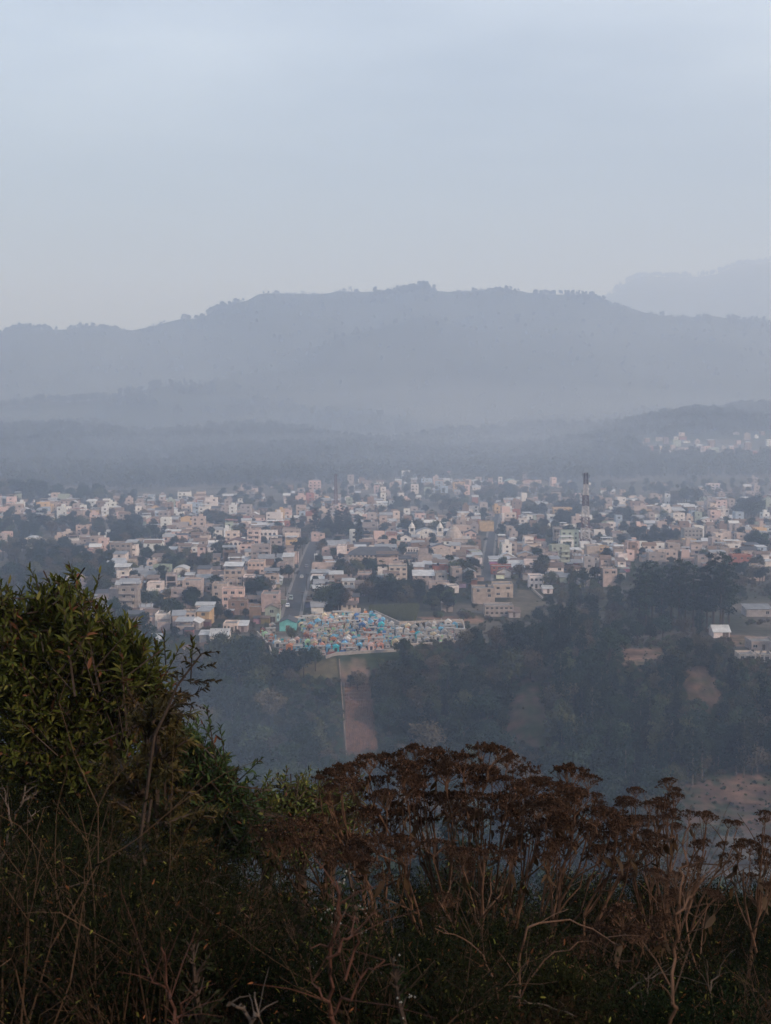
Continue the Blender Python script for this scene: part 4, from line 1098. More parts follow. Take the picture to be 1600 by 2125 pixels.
# cars on the main street
def car(px, py, col, label, kind='car', rz=0.0):
    x, y = hit(px, py); z = H1(x, y) + .1
    t = thing('parked_car' if kind != 'truck' else 'parked_truck', label, kind if kind == 'truck' else 'car', (x, y, z), rz, 'vehicles on the main street')
    paint = material('car_paint', col, .35, .5)
    L, W = (4.4, 1.75) if kind != 'truck' else (5.6, 2.1)
    hgt = {'car': 1.45, 'van': 1.95, 'truck': 2.2}[kind]
    b = MB()
    def loop(y_, w_, z_): return [(-w_ / 2, y_, .3), (w_ / 2, y_, .3), (w_ / 2 * 1.0, y_, z_ * .75), (w_ / 2 * .9, y_, z_), (-w_ / 2 * .9, y_, z_), (-w_ / 2, y_, z_ * .75)]
    S = [loop(-L / 2, W * .9, .78), loop(-L / 2 + .15, W, .92), loop(L / 2 - .15, W, 1.0), loop(L / 2, W * .92, .85)]
    for A, B in zip(S[:-1], S[1:]):
        for i in range(6):
            j = (i + 1) % 6; b.face([A[i], A[j], B[j], B[i]])
    b.face(S[0][::-1]); b.face(S[-1])
    link('body', b.mesh('body', [paint]), t)
    c = MB(); y0, y1 = (-L / 2 + .9, L / 2 - .4) if kind != 'truck' else (-L / 2 + .4, -L / 2 + 1.9)
    A = [(-W * .45, y0, .94), (W * .45, y0, .94), (W * .45, y1, .98), (-W * .45, y1, .98)]; s = .45
    B = [(-W * .39, y0 + s, hgt), (W * .39, y0 + s, hgt), (W * .39, y1 - .25, hgt), (-W * .39, y1 - .25, hgt)]
    c.face(B)
    for i in range(4): c.face([A[i], A[(i + 1) % 4], B[(i + 1) % 4], B[i]])
    link('cabin', c.mesh('cabin', [paint]), t)
    def pane(i, k0=.18, k1=.85):
        j = (i + 1) % 4; g_ = MB()
        a0, a1, b0, b1 = (Vector(q) for q in (A[i], A[j], B[i], B[j]))
        n = (a1 - a0).cross(b0 - a0).normalized() * .012
        P = lambda u, v: tuple((a0.lerp(a1, u)).lerp(b0.lerp(b1, u), v) + n)
        g_.face([P(.08, k0), P(.92, k0), P(.92, k1), P(.08, k1)]); return g_.mesh('window', [M['glass']])
    for i in range(4): link('window' if i % 2 else 'windscreen', pane(i), t)
    if kind == 'truck':
        k = MB(); k.box(-W / 2, W / 2, -L / 2 + 2.1, L / 2, .95, 2.6); link('cargo_box', k.mesh('cargo_box', [paint]), t)
    wh = MB()
    for i in range(12):
        a0, a1 = 2 * math.pi * i / 12, 2 * math.pi * (i + 1) / 12
        p, q = (.33 * math.cos(a0), .33 * math.sin(a0)), (.33 * math.cos(a1), .33 * math.sin(a1))
        wh.face([(-.11, *p), (-.11, *q), (.11, *q), (.11, *p)]); wh.face([(.11, 0, 0), (.11, *p), (.11, *q)]); wh.face([(-.11, 0, 0), (-.11, *q), (-.11, *p)])
    wm = wh.mesh('wheel', [M['tank']])
    for sx in (-1, 1):
        for sy in (-1, 1): link('wheel', wm, t, (sx * (W / 2 - .05), sy * (L / 2 - .85), .33))
    lm_ = MB(); lm_.box(-.16, .16, -.03, .03, -.09, .09)
    le = lm_.mesh('headlight', [M['frame']])
    for sx in (-1, 1): link('headlight', le, t, (sx * W * .3, -L / 2 + .02, .66))
car(597, 1260, (.62, .62, .62), 'white pickup-sized car parked near the foot of the main street', 'car', .03)
car(604, 1245, (.20, .24, .22), 'grey-green van parked just above the white car on the street', 'van', .03)
car(656, 1160, (.60, .60, .60), 'white box truck on the upper main street near the market hall', 'truck', .04)
car(636, 1178, (.10, .10, .11), 'dark car halfway up the main street', 'car', .04)
car(626, 1200, (.35, .34, .33), 'small grey car at the left kerb of the main street', 'car', .04)

# street poles
pm = MB(); pm.tube((0, 0, -1), (0, 0, 8.5), .14, .09, 6, 0, cap=True)
pole_me = pm.mesh('pole', [M['bark_dark']])
xm = MB(); xm.box(-.9, .9, -.07, .07, 7.7, 7.85)
xm_me = xm.mesh('crossarm', [M['bark_dark']])
for i, (c, s) in enumerate(MAIN[::7]):
    q = c + s * (4.1 if i % 2 else -4.1)
    t = thing('utility_pole', 'thin wooden utility pole at the %s kerb of the main street, %s from its foot' % ('right' if i % 2 else 'left', ('first', 'second', 'third', 'fourth', 'fifth', 'sixth', 'seventh', 'eighth', 'ninth', 'tenth', 'eleventh', 'twelfth', 'thirteenth', 'fourteenth', 'fifteenth', 'sixteenth')[min(15, i // 2)]), 'utility pole', (q.x, q.y, H1(q.x, q.y)), 0, 'poles along the main street')
    link('pole', pole_me, t); link('crossarm', xm_me, t)
t = thing('flag_pole', 'tall pale flag pole behind the market hall', 'pole', (*hit(791, 1150), H1(*hit(791, 1150))))
pm = MB(); pm.tube((0, 0, -1), (0, 0, 12), .13, .1, 6, 0, cap=True); link('pole', pm.mesh('pole', [M['steel']]), t)

# ------------------------------------------------------------------ the rest of the town
TOWN = [(565, 1295), (440, 1300), (330, 1345), (270, 1335), (190, 1245), (150, 1222), (200, 1160), (0, 1150), (-250, 1120), (-250, 1036), (150, 1022), (400, 1037), (520, 1012), (700, 1007), (850, 987), (1000, 987), (1100, 1002), (1300, 1012), (1420, 1004), (1850, 1000), (1850, 1170), (1560, 1180), (1310, 1172), (1260, 1225), (1140, 1222), (1080, 1205), (1000, 1205), (960, 1235), (870, 1220), (780, 1225), (740, 1262), (690, 1282), (640, 1292)]
HILLT = [(1320, 922), (1420, 905), (1500, 905), (1850, 860), (1850, 960), (1480, 955), (1330, 950)]
CEM_KEEP = [(CEM_PX[0][0] - 12, CEM_PX[0][1] + 6), (CEM_PX[1][0] - 8, CEM_PX[1][1] - 6), (748, 1266), (775, 1266), (835, 1296), (975, 1290), (985, 1345), (842, 1352), (676, 1380), (570, 1375)]
SA = np.array([(c.x, c.y, w / 2) for C, w in STREETS for c in C[::2]])
def street_dist(x, y):
    return float((np.hypot(SA[:, 0] - x, SA[:, 1] - y) - SA[:, 2]).min())
def hides(px, py, x, y, w, h):
    a, b, c, d = px - w * F / y / 2, px + w * F / y / 2, py - h * F / y, py
    for l, r, t, f, yl in LMR:
        if yl > y:
            ov = max(0, min(b, r) - max(a, l)) * max(0, min(d, f) - max(c, t))
            if ov > .30 * (r - l) * (f - t): return True
    return False
def blocked(px, py, x, y, w, d):
    if inpoly(np.array([px, px, px - 6, px + 6]), np.array([py, py - 8, py - 3, py - 3]), CEM_KEEP).any(): return True
    if inpoly(np.array([px]), np.array([py]), OPEN_PX[9])[0] or inpoly(np.array([px]), np.array([py]), OPEN_PX[10])[0] or inpoly(np.array([px, px]), np.array([py, py + 6]), [(395, 1320), (480, 1315), (480, 1360), (395, 1360)]).any(): return True
    for cx, cy_, rx, ry in GREEN:
        if ((px - cx) / rx) ** 2 + ((py - cy_) / ry) ** 2 < 1: return True
    fa = np.array(FOOT[-90:] + FOOT[:100])
    if ((np.abs(fa[:, 0] - x) < fa[:, 2] + w / 2 + .3) & (np.abs(fa[:, 1] - (y + d / 2)) < fa[:, 3] + d / 2 + .3)).any(): return True
    if y < 1000 and min(street_dist(x - w / 2, y + d / 2), street_dist(x + w / 2, y + d / 2), street_dist(x, y + d / 2), street_dist(x, y), street_dist(x, y + d)) < 1.6 + .0: return True
    return False

hr = random.Random(5)
CAND = []
yrow = 486.0
while yrow < 2050:
    step = 9.5 + (yrow - 480) * .007
    x = -yrow * .40
    while x < yrow * .40:
        w = hr.choice((4.5, 5, 5, 6, 6, 7, 8, 10)) * hr.uniform(.9, 1.15); d = hr.uniform(5, 8)
        gap = hr.uniform(.4, 4.6) + max(0, (yrow - 900) * .006)
        xx = x + w / 2; yy = yrow + hr.uniform(-2.5, 2.5)
        x += w + gap
        px, py = project(xx, yy, H1(xx, yy))
        a = inpoly(np.array([px]), np.array([py]), TOWN)[0]; b = inpoly(np.array([px]), np.array([py]), HILLT)[0]
        if not (a or b): continue
        dens = .84 if yy < 900 else .74 if yy < 1200 else .5
        if b: dens = .45
        if px < 560 and py > 1120: dens *= .9
        if py < 1040: q_ = float(fbm(np.array([xx / 130.]), np.array([yy / 130.]), 55, 2)[0]); dens *= 1.0 if q_ > .12 else .55 if q_ > -.08 else .1
        if hr.random() > dens: continue
        if blocked(px, py, xx, yy, w, d) or hides(px, py, xx, yy, w, 3.2): continue
        FOOT.append((xx, yy + d / 2, w / 2, d / 2))
        CAND.append((yy, xx, w, d, px, py))
    yrow += step
CAND.sort()
N_IND = 300 - 82
def near_text(px, py):
    best = min(LANDMARKS, key=lambda q: (q[0] - px) ** 2 + ((q[1] - py) * 2.2) ** 2)
    dx, dy = px - best[0], (py - best[1]) * 2.2
    if abs(dx) > abs(dy): rel = 'right of' if dx > 0 else 'left of'
    else: rel = 'in front of' if dy > 0 else 'behind'
    far = math.hypot(dx, dy)
    return ('just ' if far < 38 and rel in ('behind', 'in front of') else '') + rel + ' ' + best[2]
WCH = ['grey block'] * 6 + ['beige'] * 5 + ['cream'] * 3 + ['white'] * 9 + ['pale pink'] * 5 + ['grey'] * 3 + ['brown'] * 4 + ['grey block'] * 3 + ['yellow', 'pale green', 'pale blue', 'brick red']
ROOFCH = ['flat'] * 8 + ['shed'] * 7 + ['gable_x'] * 5 + ['gable_y'] * 2 + ['shelter'] * 4
RTXT = {'flat': 'flat roof', 'shed': '%s lean-to roof', 'gable_x': '%s pitched roof', 'gable_y': '%s gable', 'shelter': '%s sheet shelter on top'}
FILL = []
fr = random.Random(11)
def pick_specs():
    for (y, x, w, d, px, py) in CAND:
        st = fr.choices((1, 2, 3, 4), (.60, .30, .09, .01) if y < 640 else (.54, .32, .12, .02))[0]
        if w < 7 and st > 3: st = 2
        while st > 1 and hides(px, py, x, y, w, st * 2.75 + .7): st -= 1
        wall = fr.choice(WCH); roof = fr.choice(ROOFCH)
        if st >= 3 and roof in ('shed', 'gable_x', 'gable_y'): roof = 'flat'
        rc = fr.choice(['rusty metal'] * 8 + ['grey metal'] * 6 + ['pale metal'] * 4 + ['white'] * 2 + ['dark'] * 3 + ['red-brown'])
        yield dict(y=y, x=x, w=w, d=d, px=px, py=py, st=st, wall=wall, roof=roof, rc=rc)
SPECS = list(pick_specs())
def in_sight(s): return 4 < s['px'] < 1596 and not (s['px'] < 330 and s['py'] - s['st'] * 7.5 > 1212 + max(0, abs(s['px'] - 120) - 25) * .62)
NEARH = [s for s in SPECS if in_sight(s)][:N_IND]; _ids = {id(s) for s in NEARH}; FARH = [s for s in SPECS if id(s) not in _ids]
labels = {}
for s in NEARH:
    rt = RTXT[s['roof']]
    if '%s' in rt: rt = rt % s['rc']
    rt = rt.replace(' metal', '').replace('sheet shelter on top', 'rooftop shelter')
    s['label'] = '%s %s house, %s, %s' % (s['wall'], storeys_word(s['st']), rt, near_text(s['px'], s['py']))
    while len(s['label'].split()) > 13: s['label'] = s['label'].replace(', ' + rt, '').replace('house', 'home') if rt in s['label'] else s['label'].replace('just ', '').replace(' the ', ' ', 1)
single_out(NEARH)
for s in NEARH:
    house(s['x'], s['y'], s['w'], s['d'], s['st'], s['wall'], s['roof'], s['rc'], s['label'], rz=fr.gauss(.02, .06), group='houses of the hillside town',
          balcony=fr.random() < .35, tank=fr.random() < .14, shell=fr.random() < .08, annex=fr.choice((0, 1, 1, 2)), blank=(fr.choice(((0,), (1,), True, False))) if fr.random() < .3 else False, rr=fr)

# beyond the nearest three hundred the houses are one far town
def far_town():
    mb = MB(); r = random.Random(3)
    dark = (.03, .03, .034)
    for s in FARH:
        x, y, w, d, st = s['x'], s['y'], s['w'], s['d'], s['st']
        z = H1(x, y); h = st * 2.7; j = r.uniform(.9, 1.12)
        wc = tuple(min(.64, c * j * k_ * .92) for c, k_ in zip(WALLS[s['wall']], (1.05, .98, .985))); rc = tuple(c * j for c in ROOFS[s['rc']])
        ca, sa = math.cos(a := r.gauss(.02, .07)), math.sin(a)
        n0 = len(mb.v)
        mb.box(-w / 2, w / 2, 0, d, -2, h, 0, wc, False)
        k = s['roof']
        if k in ('flat', 'shelter'):
            for bx in ((-w / 2, w / 2, 0, .2), (-w / 2, w / 2, d - .2, d), (-w / 2, -w / 2 + .2, .201, d - .201), (w / 2 - .2, w / 2, .201, d - .201)): mb.box(*bx, h + .003, h + .6, 0, wc, False)
            mb.box(-w / 2 + .21, w / 2 - .21, .21, d - .21, h + .003, h + .05, 0, ROOFS['concrete'], False)
            if k == 'shelter':
                for px_ in (-w / 2 + .5, w / 2 - .5):
                    for py_ in (.6, d - .7): mb.box(px_ - .1, px_ + .1, py_ - .1, py_ + .1, h + .06, h + 2.2, 0, wc, False)
                mb.box(-w / 2, w / 2, -.3, d, h + 2.2, h + 2.3, 0, rc)
            elif r.random() < .3: mb.box(*( (q := r.uniform(-w / 2 + .8, w / 2 - 3.2)), q + 2.4, d * .4, d * .4 + 2.4), h + .06, h + 2.3, 0, wc, False)
        elif k == 'shed':
            mb.prism([(0, 0), (0, 0)], 0, 0) if False else None
            kk = d * .13
            mb.face([(-w / 2 - .4, -.4, h + .05), (w / 2 + .4, -.4, h + .05), (w / 2 + .4, d + .4, h + kk), (-w / 2 - .4, d + .4, h + kk)], 0, rc)
            mb.face([(w / 2, 0, h), (w / 2, d, h), (w / 2, d, h + kk - .05)], 0, wc); mb.face([(-w / 2, d, h), (-w / 2, 0, h), (-w / 2, d, h + kk - .05)], 0, wc)
        else:
            kk = 1.6
            if k == 'gable_x':
                mb.face([(-w / 2 - .4, -.4, h - .1), (w / 2 + .4, -.4, h - .1), (w / 2 + .4, d / 2, h + kk), (-w / 2 - .4, d / 2, h + kk)], 0, rc); mb.face([(-w / 2 - .4, d / 2, h + kk), (w / 2 + .4, d / 2, h + kk), (w / 2 + .4, d + .4, h - .1), (-w / 2 - .4, d + .4, h - .1)], 0, rc)
                mb.face([(w / 2, 0, h), (w / 2, d, h), (w / 2, d / 2, h + kk)], 0, wc); mb.face([(-w / 2, d, h), (-w / 2, 0, h), (-w / 2, d / 2, h + kk)], 0, wc)
            else:
                mb.face([(-w / 2 - .4, -.4, h - .1), (0, -.4, h + kk), (0, d + .4, h + kk), (-w / 2 - .4, d + .4, h - .1)][::-1], 0, rc); mb.face([(w / 2 + .4, -.4, h - .1), (0, -.4, h + kk), (0, d + .4, h + kk), (w / 2 + .4, d + .4, h - .1)], 0, rc)
                mb.face([(-w / 2, 0, h), (w / 2, 0, h), (0, 0, h + kk - .1)], 0, wc)
        for f in range(st):
            nw = max(1, int(w / 3.4))
            for i in range(nw):
                if r.random() < .22: continue
                u = -w / 2 + w * (i + .5) / nw; ww, hh = r.uniform(.5, .85), r.uniform(.5, .7)
                mb.box(u - ww, u + ww, -.04, .002, f * 2.7 + 1.5 - hh, f * 2.7 + 1.5 + hh, 0, dark, False)
            sd = 1 if x < 0 else -1
            if r.random() < .6:
                v = d * .5; xx = sd * w / 2
                mb.box(min(xx, xx + sd * .04), max(xx, xx + sd * .04), v - .6, v + .6, f * 2.7 + .9, f * 2.7 + 2.1, 0, dark, False)
            if f and r.random() < .35: mb.box(-w / 2, w / 2 * r.uniform(-.2, 1), -1.0, -.05, f * 2.7 - .1, f * 2.7 + .9, 0, wc)
        for i in range(n0, len(mb.v)):
            vx, vy, vz = mb.v[i]; mb.v[i] = (x + vx * ca - vy * sa, y + vx * sa + vy * ca, z + vz)
    tag(link('far_houses', mb.mesh('far_houses', [M['townfar']])), label='hazy mass of small pale houses filling the back of the town', kind='stuff')
far_town()
# ------------------------------------------------------------------ cemetery
def wall_line(p0, p1, h, t, label, name='cemetery_wall', wall='beige', drop=.6, cat='wall'):
    a, b = Vector((*hit(*p0), 0)), Vector((*hit(*p1), 0))
    d = b - a; L = d.length; n = max(2, int(L / 4))
    s = Vector((d.y, -d.x, 0)).normalized() * t / 2
    root = thing(name, label, cat, (a.x, a.y, H1(a.x, a.y)))
    base = Vector((a.x, a.y, H1(a.x, a.y)))
    mb = MB(); cb = MB()
    for i in range(n):
        p, q = a.lerp(b, i / n), a.lerp(b, (i + 1) / n)
        zp, zq = H1(p.x, p.y), H1(q.x, q.y)
        def box(m, lo, hi, k):
            v = []
            for pt, z in ((p, zp), (q, zq)):
                for sg in (-k, k): v.append(((pt + s * sg).x, (pt + s * sg).y, z))
            P = [Vector((v[0][0], v[0][1], v[0][2])), Vector(v[1]), Vector(v[3]), Vector(v[2])]
            lo_ = [tuple(x + Vector((0, 0, lo)) - base) for x in P]; hi_ = [tuple(x + Vector((0, 0, hi)) - base) for x in P]
            m.face(hi_[::-1])
            for j in range(4):
                jj = (j + 1) % 4; m.face([lo_[j], lo_[jj], hi_[jj], hi_[j]][::-1])
        box(mb, -drop - 1.5, h, 1); box(cb, h + .002, h + .16, 1.35)
    link('masonry', mb.mesh('masonry', [M['plaster']]), root, color=WALLS[wall])
    link('coping', cb.mesh('coping', [M['plaster']]), root, color=tuple(1.05 * q for q in WALLS[wall]))
wall_line((608, 1291), (748, 1272), 2.0, .3, 'pale wall along the back of the cemetery, left stretch')
wall_line((766, 1272), (830, 1302), 2.0, .3, 'slanting wall along the right side of the main cemetery')
wall_line((830, 1301), (960, 1296), 2.0, .3, 'pale back wall of the right-hand cemetery annex')
wall_line((961, 1297), (968, 1333), 1.6, .3, 'short end wall of the right-hand cemetery annex')
wall_line((966, 1334), (842, 1342), .9, .5, 'low retaining wall along the front of the cemetery annex', drop=2.5)
wall_line((822, 1352), (676, 1366), .8, .6, 'thick pale retaining wall along the front of the cemetery', drop=3.5, wall='grey block')
wall_line((534, 1318), (563, 1360), 1.4, .3, 'left side wall of the cemetery, partly behind trees')
wall_line((704, 1371), (719, 1568), .5, .25, 'thin pale wall running down the slope beside the bare strip', 'boundary_wall', 'brown')
wall_line((1102, 1222), (1128, 1246), .9, .3, 'thin pale kerb wall beside the dry lot', 'boundary_wall', 'beige')

# terraced earth rows of the bare strip
rb = MB()
M['earth'] = material('bare_earth', (0.20, 0.112, 0.080), .95, .1, noise=(.8, .5, .2), coords='World')
pr = random.Random(17)
pa, pb = Vector((*hit(716, 1420), 0)), Vector((*hit(719, 1566), 0)); pc, pd = Vector((*hit(768, 1420), 0)), Vector((*hit(786, 1560), 0))
nrow = 19
for i in range(nrow):
    u = i / nrow
    l, r_ = pa.lerp(pb, u), pc.lerp(pd, u)
    n = 16
    for k in range(n):
        a, b = l.lerp(r_, k / n + .004), l.lerp(r_, (k + 1) / n - .004 - pr.uniform(0, .02))
        z0 = H1(a.x, a.y); z1 = H1(b.x, b.y); h = pr.uniform(.7, 1.3) * (0.5 + .5 * min(1, u * 2.4)); dd = pr.uniform(.9, 1.3); off = pr.uniform(-.25, .25)
        y0, y1 = a.y - dd / 2 + off, b.y - dd / 2 + off
        rb.face([(a.x, y0, z0 - .8), (b.x, y1, z1 - .8), (b.x, y1 + .15, z1 + h), (a.x, y0 + .15, z0 + h)])
        rb.face([(a.x, y0 + .15, z0 + h), (b.x, y1 + .15, z1 + h), (b.x, y1 + dd, z1 + h * .55), (a.x, y0 + dd, z0 + h * .55)], 1)
tag(link('terraced_field', rb.mesh('terraced_field', [M['earth'], material('dry_stubble', (.44, .30, .22), .95, .1, noise=(1.2, .45, .2), coords='World')])), kind='structure')

# graves
def tomb_meshes():
    out = {}
    P, T, D = M['plaster'], M['tombtrim'], M['tank']
    mb = MB(); mb.box(-.95, .95, 0, 2.2, -.3, .25, 1); mb.box(-.75, .75, .15, 2.1, .25, 1.0); mb.box(-.82, .82, .08, 2.17, 1.0, 1.12, 1); mb.box(-.55, .55, 1.75, 2.0, 1.12, 1.85); mb.box(-.08, .08, 1.8, 1.95, 1.85, 2.6, 1); mb.box(-.3, .3, 1.81, 1.94, 2.2, 2.34, 1); mb.box(-.4, .4, .14, .149, .35, .85, 2)
    out['chest tomb with headstone cross'] = mb.mesh('chest_tomb', [P, T, D])
    mb = MB(); mb.box(-1.1, 1.1, 0, 2.6, -.3, .2, 1); mb.box(-1.0, 1.0, .1, 2.5, .2, 1.9); mb.prism([(-1.15, 1.9), (1.15, 1.9), (0, 2.7)], -.05, 2.6); mb.box(-.45, .45, .085, .099, .25, 1.5, 2); mb.box(-.07, .07, .1, .22, 2.6, 3.3, 1); mb.box(-.25, .25, .11, .21, 2.95, 3.08, 1)
    out['small gabled mausoleum'] = mb.mesh('gabled_tomb', [P, T, D])
    mb = MB(); mb.box(-1.1, 1.1, 0, 2.4, -.3, .4); mb.box(-.85, .85, .3, 2.3, .4, .8); mb.box(-.6, .6, .7, 2.2, .8, 1.2, 1); mb.box(-.1, .1, 1.6, 1.8, 1.2, 2.7); mb.box(-.45, .45, 1.62, 1.78, 2.1, 2.3)
    out['stepped tomb with tall cross'] = mb.mesh('stepped_tomb', [P, T, D])
    mb = MB(); w = 1.6; mb.box(-w, w, 0, 2.3, -.3, .15, 1)
    for i in range(2):
        for k in range(3):
            x0 = -w + k * 2 * w / 3; z0 = .15 + i * .85
            mb.box(x0 + .001, x0 + 2 * w / 3 - .001, .05, 2.3, z0 + .001, z0 + .85, 0); mb.box(x0 + .15, x0 + .92, .035, .049, z0 + .15, z0 + .7, 1 if (i + k) % 2 else 2)
    mb.box(-w - .1, w + .1, -.1, 2.4, 1.852, 2.0, 1)
    out['block of burial niches'] = mb.mesh('niche_block', [P, T, D])
    mb = MB(); n = 8
    mb.box(-1.0, 1.0, 0, 2.5, -.3, .2, 1); arc = [(-.9, .2), (.9, .2)] + [(.9 * math.cos(math.pi * i / n), .9 + .75 * math.sin(math.pi * i / n)) for i in range(n + 1)]
    mb.prism(arc, .1, 2.4); mb.box(-.35, .35, .08, .099, .4, 1.2, 2); mb.box(-.06, .06, .12, .22, 1.6, 2.3, 1); mb.box(-.22, .22, .13, .21, 1.95, 2.06, 1)
    out['barrel-vaulted tomb'] = mb.mesh('vaulted_tomb', [P, T, D])
    return out
M['tombtrim'] = material('tomb_trim', (0.36, 0.335, 0.31), .85, .2, noise=(1.2, .5, .2))
TM = tomb_meshes()
TK = list(TM)
TC = {'turquoise': (.05, .40, .46), 'sky blue': (.17, .42, .60), 'deep blue': (.06, .16, .38), 'white': (.55, .52, .49), 'pale grey': (.33, .32, .31), 'salmon pink': (.55, .25, .18), 'orange': (.52, .20, .08), 'mint green': (.32, .50, .30), 'cream': (.58, .48, .32), 'brick brown': (.20, .075, .055), 'pale pink': (.58, .40, .36)}
TW = {'turquoise': 7, 'sky blue': 12, 'deep blue': 5, 'white': 11, 'pale grey': 7, 'salmon pink': 5, 'orange': 3, 'mint green': 4, 'cream': 6, 'brick brown': 3, 'pale pink': 7}
g = random.Random(41)
cem_in = [(p[0], p[1]) for p in CEM]
xs = [p[0] for p in CEM]; ys = [p[1] for p in CEM]
TOMBS = []
yy = min(ys) + 1.5
row = 0
while yy < max(ys) - 1.5:
    xx = min(xs) + g.uniform(0, 1.5)
    while xx < max(xs):
        kind = g.choices(TK, (8, 5, 4, 3, 2))[0]
        w = 3.5 if 'niche' in kind else 2.3
        xx += w / 2
        x, y = xx, yy + g.uniform(-.5, .5)
        c0 = inpoly(np.array([x - 1, x + 1, x, x]), np.array([y, y, y + 2.4, y - .8]), CEM).all()
        px, py = project(x, y, H1(x, y))
        if c0 and g.random() < (.93 if px < 830 else .8) and not (571 < px < 624 and 1296 < py < 1334) and not (595 < px < 617 and py > 1320 and py < 1336):
            annex = px > 828
            names = list(TC); wt = [TW[k] for k in names]
            if annex: wt = [1, 3, 0, 16, 10, 1, 1, 1, 6, 0, 5]
            elif px < 640: wt = [5, 6, 2, 6, 5, 3, 2, 7, 8, 2, 6]
            col = g.choices(names, wt)[0]
            TOMBS.append(dict(x=x, y=y, kind=kind, col=col, px=px, py=py, rz=g.gauss(.04, .06), s=g.uniform(.85, 1.2)))
        xx += w / 2 + g.uniform(.05, .55)
    yy += g.uniform(2.9, 3.5)
    row += 1
TOMBS.sort(key=lambda q: q['y'])
def tzone(q):
    if q['px'] > 828: return 'the right-hand annex'
    d = 'front' if q['py'] > 1335 else 'middle' if q['py'] > 1304 else 'back'
    s = 'left' if q['px'] < 660 else 'centre' if q['px'] < 745 else 'right'
    return {'front': 'the front rows', 'middle': 'the middle rows', 'back': 'the back rows'}[d] + ', ' + {'left': 'left end', 'centre': 'centre', 'right': 'right end'}[s]
lab = {}
for q in TOMBS[:300]:
    q['label'] = '%s %s in %s' % (q['col'], q['kind'], tzone(q))
single_out(TOMBS[:300])
for q in TOMBS[:300]:
    j = g.uniform(.65, 1.15)
    o = link('tomb', TM[q['kind']], None, (q['x'], q['y'], H1(q['x'], q['y'])), q['rz'], (q['s'], q['s'], q['s'] * g.uniform(.8, 1.15)), tuple(min(.75, c * j) for c in TC[q['col']]))
    tag(o, q['label'], 'tomb', 'painted tombs of the cemetery')
# the tombs behind the nearest three hundred, as one mass
V, Fc, Cc = [], [], []
for q in TOMBS[300:]:
    me = TM[q['kind']]; c, s = math.cos(q['rz']), math.sin(q['rz']); z = H1(q['x'], q['y']); j = g.uniform(.8, 1.15)
    vv = [(q['x'] + (v.co.x * c - v.co.y * s) * q['s'], q['y'] + (v.co.x * s + v.co.y * c) * q['s'], z + v.co.z * q['s']) for v in me.vertices]
    n0 = len(V); V += vv
    for p in me.polygons:
        Fc.append(tuple(n0 + i for i in p.vertices)); Cc.append(tuple(min(.75, k * j) for k in TC[q['col']]) if p.material_index == 0 else (.36, .335, .31) if p.material_index == 1 else (.02, .02, .022))
mb = MB(); mb.v, mb.f, mb.c, mb.m = V, Fc, Cc, [0] * len(Fc)
tag(link('distant_tombs', mb.mesh('distant_tombs', [M['townfar']])), label='close-packed painted tombs filling the back of the cemetery', kind='stuff')
print('tombs', len(TOMBS), 'houses', len(SPECS), 'trees', len(TREES))

# turquoise chapel at the head of the cemetery
x, y = hit(597, 1310); z = H1(x, y)
t = thing('chapel', 'turquoise-fronted chapel with dark pitched roof at the cemetery gate', 'chapel', (x, y, z))
mb = MB(); w, d, h = 6.2, 9.0, 3.3
facade(mb, (-w / 2, 0), (1, 0), w, -1.5, h, [(w / 2 - .8, w / 2 + .8, 0, 2.3)]); facade(mb, (w / 2, 0), (0, 1), d, -1.5, h, []); facade(mb, (-w / 2, d), (0, -1), d, -1.5, h, []); facade(mb, (w / 2, d), (-1, 0), w, -1.5, h, [])
for yy_, f in ((0, 1), (d, -1)):
    tri = [(-w / 2, yy_, h), (w / 2, yy_, h), (0, yy_, h + 1.45)]; mb.face(tri if f > 0 else tri[::-1])
link('wall', mb.mesh('wall', [M['plaster']]), t, color=WALLS['turquoise'])
link('roof', roof_mesh('gable_y', w, d, h, .35).mesh('roof', [M['roofpaint']]), t, color=ROOFS['dark'])
link('door', DOOR, t, (0, .12, 1.15), 0, (1.6, 1, 2.3))
b = MB(); b.box(-.5, .5, 0, .5, 3.2, 5.6); b.prism([(-.6, 5.6), (.6, 5.6), (0, 6.3)], -.05, .55); b.box(-.25, .25, -.02, -.003, 4.2, 5.3, 1)
link('bell_gable', b.mesh('bell_gable', [M['plaster'], M['tank']]), t, (-w / 2 - .9, 4.5, 0), color=(.42, .62, .62))
# ------------------------------------------------------------------ trees: the 300 largest singly, the rest as woods
def tzone_tree(p):
    px, py = p['px'], p['py']
    if p['kind'] == 'pine' and px > 1250: return 'on the knoll'
    if py > 1585 and px > 1150: return 'above the right-hand field'
    if py > 1372 and px < 712: return 'in the wood left of the strip'
    if py > 1372 and px < 1000: return 'in the wood right of the strip'
    if py > 1372 and px < 1290: return 'on the slope below the knoll'
    if py > 1372: return 'on the broken slope at the right'
    if px > 980 and py > 1180: return 'on the knoll'
    if py > 1285 and px < 720: return 'by the cemetery edge'
    if py > 1200 and px > 720: return 'in the grove behind the cemetery'
    if py > 1200 and px < 360: return 'on the left valley side'
    if py > 1150: return 'among the nearer houses'
    return 'among the farther houses'
KT = {'broad': 'dark broadleaf tree', 'euca': 'slender pale-trunked tree', 'pine': 'tall dark pine', 'cypress': 'dark columnar cypress', 'shrub': 'low bushy shrub'}
KN = {'broad': 'broadleaf_tree', 'euca': 'slender_tree', 'pine': 'pine_tree', 'cypress': 'cypress_tree', 'shrub': 'shrub'}
